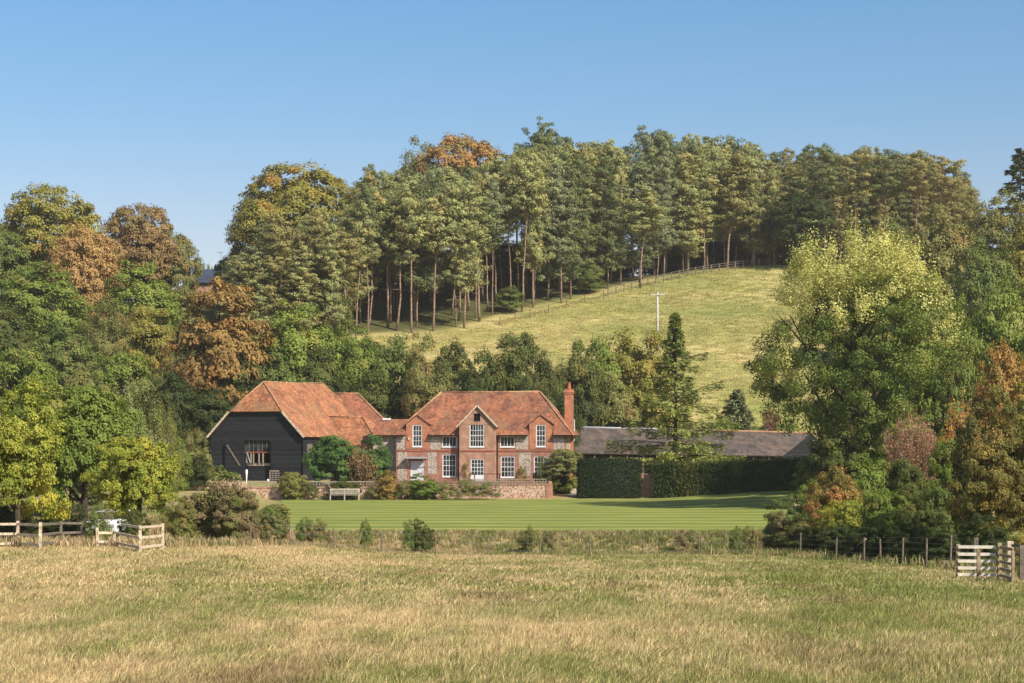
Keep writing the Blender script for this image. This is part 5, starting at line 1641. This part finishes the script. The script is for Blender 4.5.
# the big cream-topped tree: dark green lower crown with pale shoots above
def big_tree():
    d = 150; x_ = at(858, d); gz = zf(x_, d)
    root = empty('maple_tree', (x_, d, gz), 0, 'big spreading tree with pale cream yellow top and green lower crown', 'tree')
    r = np.random.default_rng(77)
    tm = trunk_mesh(55, 10, .5, 14, start=.22, spread=5.4)
    t = link('trunk', tm, root); t.scale = (1.2, 1.2, 1.85)
    k = d / F
    H = zat(232, d) - gz
    def clumps(n, fn, per, leaf, crad, name, mat, fl=.75, up=.0):
        C = []
        while len(C) < n:
            q = r.uniform(-1, 1, 3)
            rr_ = np.linalg.norm(q)
            if rr_ > 1 or rr_ < .35: continue
            p = fn(q)
            if p is not None: C.append(p)
        C = np.array(C); cr = crad * r.uniform(.6, 1.3, n)
        idx = np.repeat(np.arange(n), per)
        qd = sphere_dirs(len(idx), r)
        P = C[idx] + qd * (cr[idx] * (.4 + .65 * r.uniform(size=len(idx)) ** .6))[:, None] * np.array([1, 1, fl])
        out = norm(C - np.array([0, 0, H * .5]))[idx]
        P[:, 2] += up * np.abs(r.normal(size=len(idx))) * (r.uniform(size=len(idx)) < .3)
        nr = norm(qd * .8 + out * .3 + np.array([0, 0, .35]) + r.normal(size=P.shape) * .45)
        V, Fq = leaf_quads(P, nr, leaf * r.uniform(.7, 1.4, len(idx)), .65, r)
        me_ = fast_mesh('crown', V, [Fq], False, {'vary': r.uniform(size=len(idx)), 'clump': np.clip(r.uniform(size=n)[idx] + r.normal(size=len(idx)) * .15, 0, 1)})
        me_.materials.append(mat)
        o_ = link(name, me_, root)
        return o_
    def outline(q):
        # ellipsoid half widths: 8.7 m wide, 5.5..H tall
        p = np.array([q[0] * 7.7, q[1] * 6.8, H * .56 + q[2] * H * .44])
        ang = math.atan2(q[2], q[0])
        p[:2] *= 1 + .10 * math.sin(4 * ang + 1) + .20 * max(0, q[2] - .15) + .08 * max(0, -q[0]) * max(0, q[2])
        return p
    def low(q):
        p = outline(q)
        if q[2] > .5 + .2 * math.sin(q[0] * 3 + 1.0): return None
        return p
    def high(q):
        if np.linalg.norm(q) < .66: return None
        p = outline(q)
        if q[2] < .30 + .22 * math.sin(q[0] * 5) - .12 * q[0]: 
            if not (q[0] < -.55 and q[2] > -.35 and r.uniform() < .4): return None
        return p * np.array([1.0, 1.0, 1.0])
    clumps(330, low, 240, .085, .95, 'crown', foliage('leaf_sycamore', (.055, .078, .017), (.105, .13, .026), (.19, .18, .035)))
    o_ = clumps(210, high, 230, .078, .75, 'crown', foliage('leaf_cream', (.28, .265, .08), (.46, .40, .16), (.19, .195, .045), patch=.4), .9, .9)
    o_['label'] = 'pale cream yellow upper crown'
big_tree()

T(1003, 336, 78, 142, foliage('leaf_orange_brown', (.22, .115, .035), (.28, .18, .05), (.15, .15, .04)), 'orange leaved tree at the right edge in mid distance', 'fluffy', low=.1)
T(950, 352, 60, 150, MID, 'green tree left of the orange leaved tree', 'fluffy')
T(1040, 370, 90, 120, GOLD, 'golden tree at the right frame edge', 'fluffy')
T(905, 405, 70, 145, GREEN, 'green tree behind the red leaved bush', 'fluffy', low=0)
T(838, 415, 70, 148, DARK, 'dark green tree under the big cream topped one', 'fluffy', low=0)

def twig_shrub(px, top, wp, d, mat, label, n=60, leaves=1.0):
    r = np.random.default_rng(int(px))
    x_ = at(px, d); gz = zf(x_, d); H = zat(top, d) - gz; rad = wp / F * d / 2
    root = empty('shrub', (x_, d, gz), 0, label, 'shrub')
    mb = MB(); P = []
    for i in range(n):
        a = r.uniform(0, 6.28); q = rad * math.sqrt(r.uniform(0, 1)); h = H * (1 - .35 * (q / rad) ** 2) * r.uniform(.8, 1.05)
        b0 = (math.cos(a) * q * .4, math.sin(a) * q * .4, 0); m_ = (math.cos(a) * q * .75, math.sin(a) * q * .75, h * .5); e = (math.cos(a) * q, math.sin(a) * q, h)
        mb.tube([b0, m_, e], [.04, .025, .008], 4)
        for s in r.uniform(0, 1, int(30 * leaves)):
            c = (np.array(b0) * (1 - s * 2) + np.array(m_) * s * 2) if s < .5 else (np.array(m_) * (2 - 2 * s) + np.array(e) * (2 * s - 1))
            P += [c + r.normal(size=3) * .16 for _ in range(3)]
    P = np.array(P)
    V, Fq = leaf_quads(P, norm(r.normal(size=P.shape) + np.array([0, -.2, .8])), r.uniform(.05, .11, len(P)), .6, r)
    me_ = fast_mesh('foliage', V, [Fq], False, {'vary': r.uniform(size=len(P)), 'clump': r.uniform(size=len(P))}); me_.materials.append(mat)
    mb.build('stems', M['twig'], root, True); link('foliage', me_, root)
    return root
twig_shrub(912, 404, 62, 138, RED, 'red leaved bush with pinkish bare stems right of the big tree', 90, 1.6)
twig_shrub(960, 395, 50, 128, ORANGE, 'thin orange bush beside the red leaved bush', 60, 1.2)

# thicket behind the right-hand wire fence; overhang shade put into the darkest leaf colours
TH = [(786, 500, 60, 110, HAZEL, 'brown tinted low bush where the lawn meets the thicket'), (812, 478, 50, 116, GREEN, 'green bush behind the timber box'),
      (835, 466, 72, 112, foliage('leaf_mixed_autumn', (.12, .11, .03), (.22, .16, .04), (.26, .12, .04), patch=.5), 'olive and orange bush at the left of the thicket'), (868, 452, 70, 114, GREEN, 'green bush in the middle of the thicket'),
      (850, 488, 64, 102, YGREEN, 'golden green bush low in the thicket'), (885, 478, 60, 98, GREEN, 'bright leaved bush above the leaning rail'),
      (905, 445, 72, 108, DARK, 'dark green bush below the red leaved bush'), (805, 515, 50, 104, DARK, 'very dark low bush at the fence corner'),
      (915, 490, 60, 90, DARK, 'shaded bush behind the wire fence posts'), (945, 470, 60, 92, MID, 'mid green bush left of the gate pen'),
      (870, 520, 60, 92, DEEP, 'almost black bush behind the first tall fence posts'), (840, 525, 60, 98, DEEP, 'almost black low bush behind the wire fence'),
      (905, 520, 50, 86, DEEP, 'deep shaded bush in the middle of the wire fence'), (945, 520, 60, 80, DEEP, 'deep shaded bush beside the gate pen'),
      (985, 515, 70, 74, DEEP, 'deep shaded bush directly behind the gate pen')]
for a in TH:
    shrub(*a, kind='near' if a[3] < 100 else 'fluffy' if a[3] > 110 else 'near')
T(985, 392, 96, 92, foliage('leaf_olive_copper', (.070, .072, .020), (.13, .112, .030), (.22, .12, .035), patch=.2), 'copper tinted olive tree standing behind the gate pen', 'near', low=.05)
T(1000, 425, 96, 84, foliage('leaf_gold_dark', (.07, .07, .02), (.16, .13, .035), (.24, .17, .04)), 'golden green tree overhanging the gate pen', 'near', low=.02)
T(1045, 400, 90, 84, GOLD, 'golden tree at the right frame edge near the gate', 'near', low=0)
T(955, 425, 66, 100, GREEN, 'green small tree left of the copper brown tree', 'near', low=0)
shrub(1018, 533, 34, 66, GOLD, 'small golden weed clump behind the gate pen')
# shed roof glimpsed among the right trees
mb = MB(); d = 150
mb.poly([(at(938, d), d, zat(424, d)), (at(962, d), d, zat(424, d)), (at(957, d), d + 3, zat(408, d)), (at(941, d), d + 3, zat(408, d))])
rt = empty('garden_shed', (0, 0, 0), 0, 'dark roofed garden shed glimpsed right of the red bush', 'shed')
solid(mb.build('roof', M['slate'], rt), .1)
mb = MB(); mb.box(at(939, d), at(961, d), d + .2, d + 4, 1, zat(424, d)); mb.build('wall', M['black'], rt)

# leaning rail at the fence
mb = MB(); mb.bar((at(842, 96), 96, zf(at(842, 96), 96) + .15), (at(866, 90), 90, zf(at(866, 90), 90) + 1.1), .06, .08)
tag(mb.build('fallen_rail', M['silver_timber']), 'bare leaning rail among the bushes by the wire fence', 'rail')

# ------------------------------------------------------------------ left middle distance
T(16, 384, 116, 92, YGREEN, 'yellow green maple with lit leaves at the left edge', 'near', low=.0)
T(-22, 396, 90, 90, YGREEN, 'yellow green tree cut by the left picture edge', 'near', low=.05)
T(84, 362, 124, 104, GREEN, 'tall green tree between the two yellow green trees', 'near', low=.08)
T(45, 375, 80, 112, GREEN, 'green tree rising behind the left maple', 'near', low=.05)
T(140, 420, 100, 95, YGREEN, 'round yellow green tree above the bent rail fence', 'near', low=.04)
T(128, 372, 84, 122, foliage('leaf_willow', (.11, .12, .045), (.17, .17, .065), (.10, .14, .03)), 'olive willow with feathery upright shoots', 'wispy', 'willow_tree', low=.02)
T(160, 405, 54, 126, OLIVE, 'slim olive sapling beside the willow', 'wispy', low=.0)
T(70, 430, 80, 116, DEEP, 'dark low tree in the shade behind the rail fences', 'near', low=-.05)
shrub(134, 502, 34, 92, DARK, 'green bramble bush before the white car', kind='near')
shrub(60, 500, 70, 100, DEEP, 'dark bush in shade behind the shaded rail fence', kind='near')  # dark leaves here and below put the shade under the trees into colour
shrub(10, 495, 70, 96, DEEP, 'dark bush in shade at the left frame edge', kind='near')
shrub(100, 514, 34, 82, MID, 'small green bush growing through the dark rail fence')
BB = foliage('leaf_bramble', (.125, .095, .045), (.19, .135, .07), (.11, .115, .035), patch=.6)
shrub(200, 482, 74, 100, BB, 'large brown green bush right of the bent rail fence', kind='near')
shrub(238, 488, 64, 98, BB, 'brown bush in front of the rubble wall', kind='near')
shrub(276, 498, 30, 116, OLIVE, 'olive green bush at the left front corner of the lawn', kind='near')
shrub(268, 500, 44, 101, HAZEL, 'reddish brown bush at the left end of the lawn', kind='near')
shrub(180, 500, 40, 92, OLIVE, 'olive bush touching the bent rail fence', kind='near')
twig_shrub(225, 474, 50, 99, BB, 'upright brown stems above the large brown bushes', 70, 1.2)
# bank of tall plants left of the barn
shrub(190, 424, 54, 176, OLIVE, 'tall olive bank of willowherb left of the barn', kind='wispy')
shrub(172, 436, 44, 172, GREEN, 'green growth beside the yellow green tree', kind='broad')
shrub(196, 455, 40, 174, DEEP, 'dark gap bush just left of the barn wall', kind='near')
shrub(216, 466, 34, 178, GREEN, 'green shrub against the barn gable', kind='near')
shrub(232, 470, 30, 177, MID, 'shrub with pale leaves by the barn door', kind='near')
# garden shrubs before the buildings
MAG = foliage('leaf_glossy', (.035, .075, .018), (.075, .125, .032), (.10, .14, .04))
T(333, 429, 66, 181, MAG, 'glossy dark green magnolia in front of the barn', 'near', 'magnolia_tree', low=-.1, trunk=False)
T(370, 436, 56, 181.5, MAG, 'glossy green small tree right of the magnolia', 'near', low=-.1, trunk=False)
twig_shrub(362, 446, 34, 179.5, BROWN, 'thin pinkish brown shrub in front of the glossy trees', 50, 1.0)
shrub(293, 466, 32, 176, foliage('leaf_olive_light', (.13, .13, .035), (.20, .18, .05)), 'light olive shrub left of the bench', kind='near')
shrub(310, 484, 22, 176, DARK, 'small dark shrub beside the bench', kind='bush')
shrub(387, 471, 28, 176, foliage('leaf_amber', (.17, .11, .03), (.24, .16, .04), (.13, .13, .035)), 'golden orange shrub by the end of the low wall', kind='near')
shrub(374, 482, 20, 176, HAZEL, 'brown low shrub left of the orange one')
shrub(424, 474, 44, 176.3, GREEN, 'green shrub in front of the pale front door', kind='near')
shrub(446, 483, 30, 176, OLIVE, 'flowering low shrub right of the door shrub')
shrub(466, 487, 30, 176, MID, 'low green shrub at the terrace wall')
shrub(485, 485, 30, 176, HAZEL, 'low brown green shrub at the terrace wall end')
shrub(406, 482, 26, 176, MID, 'green low shrub beneath the front door corner')
shrub(452, 478, 26, 181, RED, 'pink tinted shrub on the terrace under the tall window')
shrub(467, 458, 12, 187.6, OLIVE, 'climber beside the french doors')
shrub(521, 456, 14, 186.5, BROWN, 'brown climber right of the french doors')
shrub(519, 474, 24, 185, foliage('leaf_rust_low', (.26, .10, .05), (.2, .14, .05)), 'rusty plant on the terrace')
T(565, 445, 54, 184, foliage('leaf_applegreen', (.10, .11, .035), (.16, .155, .05), (.16, .12, .05)), 'loose olive green tree at the right corner of the farmhouse', 'near', low=.2)
shrub(545, 464, 30, 183, DARK, 'dark green shrub under the right dormer window', kind='near')
shrub(573, 476, 24, 184, YGREEN, 'yellow green shrub beside the drive', kind='bush')
shrub(561, 470, 26, 186, DEEP, 'dark shrub in the drive corner', kind='near')
shrub(422, 520, 32, 107, DARK, 'dark green bush on the bank in front of the lawn', kind='near')
shrub(408, 528, 16, 106.5, HAZEL, 'small brown bush on the bank left of the dark one')
shrub(845, 478, 60, 160, DARK, 'dark shrub at the right end of the long hedge', kind='near')
shrub(812, 452, 44, 168, foliage('leaf_hedge_gold', (.10, .11, .025), (.18, .17, .04)), 'yellowing shrub over the right end of the long hedge', kind='near')

# ------------------------------------------------------------------ autumn haze in the valley air
mb = MB(); mb.box(-420, 420, -30, 640, -6, 66)
m, n, b, o_ = mat_new('thin_haze'); n.nodes.remove(b)
pv = n.nodes.new('ShaderNodeVolumePrincipled'); pv.inputs['Density'].default_value = 0.00013; pv.inputs['Color'].default_value = (0.97, 0.96, 1.0, 1)
pv.inputs['Anisotropy'].default_value = 0.2
n.links.new(pv.outputs[0], o_.inputs['Volume'])
hz = mb.build('haze', m); tag(hz, kind='stuff')

shrub(345, 486, 44, 176.3, DARK, 'dark low planting directly behind the long bench', kind='near')
T(885, 300, 130, 163, GREEN, 'added green shade casting tree hidden behind the big cream topped tree', 'fluffy', low=0)  # added, mostly unseen tree placed to shade the back lawn and long hedge
shrub(560, 474, 40, 184.5, DARK, 'dark shrub between the terrace pier and the yew hedge', kind='near')
for i_, (px, top, wp, d) in enumerate([(303, 535, 20, 108), (318, 538, 26, 107.6), (366, 538, 16, 108), (531, 537, 30, 109), (549, 540, 18, 107.5), (688, 536, 34, 109), (736, 535, 18, 108), (752, 529, 26, 109)]):
    shrub(px, top, wp, d, (HAZEL, BB, MID, OLIVE)[i_ % 4], 'small bramble clump on the rough bank below the lawn edge', 'bramble', group='brambles along the lawn bank')

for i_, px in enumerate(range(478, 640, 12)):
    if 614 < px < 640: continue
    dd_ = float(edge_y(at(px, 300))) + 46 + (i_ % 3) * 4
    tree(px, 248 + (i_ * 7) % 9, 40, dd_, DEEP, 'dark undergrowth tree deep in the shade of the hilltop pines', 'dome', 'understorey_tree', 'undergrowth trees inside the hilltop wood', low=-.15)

# ragged lawn edge
x = rng.uniform(-14.2, 16, 900); y = 113.9 + rng.uniform(0, 1, 900) ** 2 * .8
scatter('lawn_edge_grass', np.stack([x, y, np.maximum(Z(x, y), -0.02)], 1), [blade_tuft(120 + i, 40, .5, .05, .16, .012, .025, .2) for i in range(3)], m_bank, .6, 1.3, 3.1, 'short rough grass fringing the front edge of the lawn')

# woodland carries on beyond both picture edges
edge = [(-70, 380, 110, 96, GREEN), (-130, 370, 120, 110, MID), (-95, 340, 120, 150, OLIVE), (-60, 320, 120, 190, GREEN), (-140, 330, 130, 200, MID), (-110, 280, 120, 240, GREEN), (-190, 300, 140, 230, DARK),
        (-90, 215, 110, 290, BROWN), (-150, 225, 110, 290, GOLD), (-220, 240, 130, 285, MID), (-200, 360, 140, 150, GREEN),
        (1095, 300, 110, 170, GREEN), (1150, 280, 120, 200, MID), (1110, 240, 110, 240, OLIVE), (1180, 220, 120, 270, GOLD), (1110, 200, 100, 300, DARK), (1200, 210, 120, 300, MID), (1100, 360, 110, 130, OLIVE), (1170, 350, 120, 140, GREEN),
        (1090, 410, 100, 95, MID), (1150, 400, 110, 105, GOLD), (1240, 300, 140, 190, GREEN)]
for px, top, wp, d, m_ in edge:
    tree(px, top, wp, d, m_, 'woodland tree standing outside the picture beyond its side edge', 'near' if d < 120 else 'fluffy', 'broadleaf_tree', 'woodland beyond the picture edges', low=0)
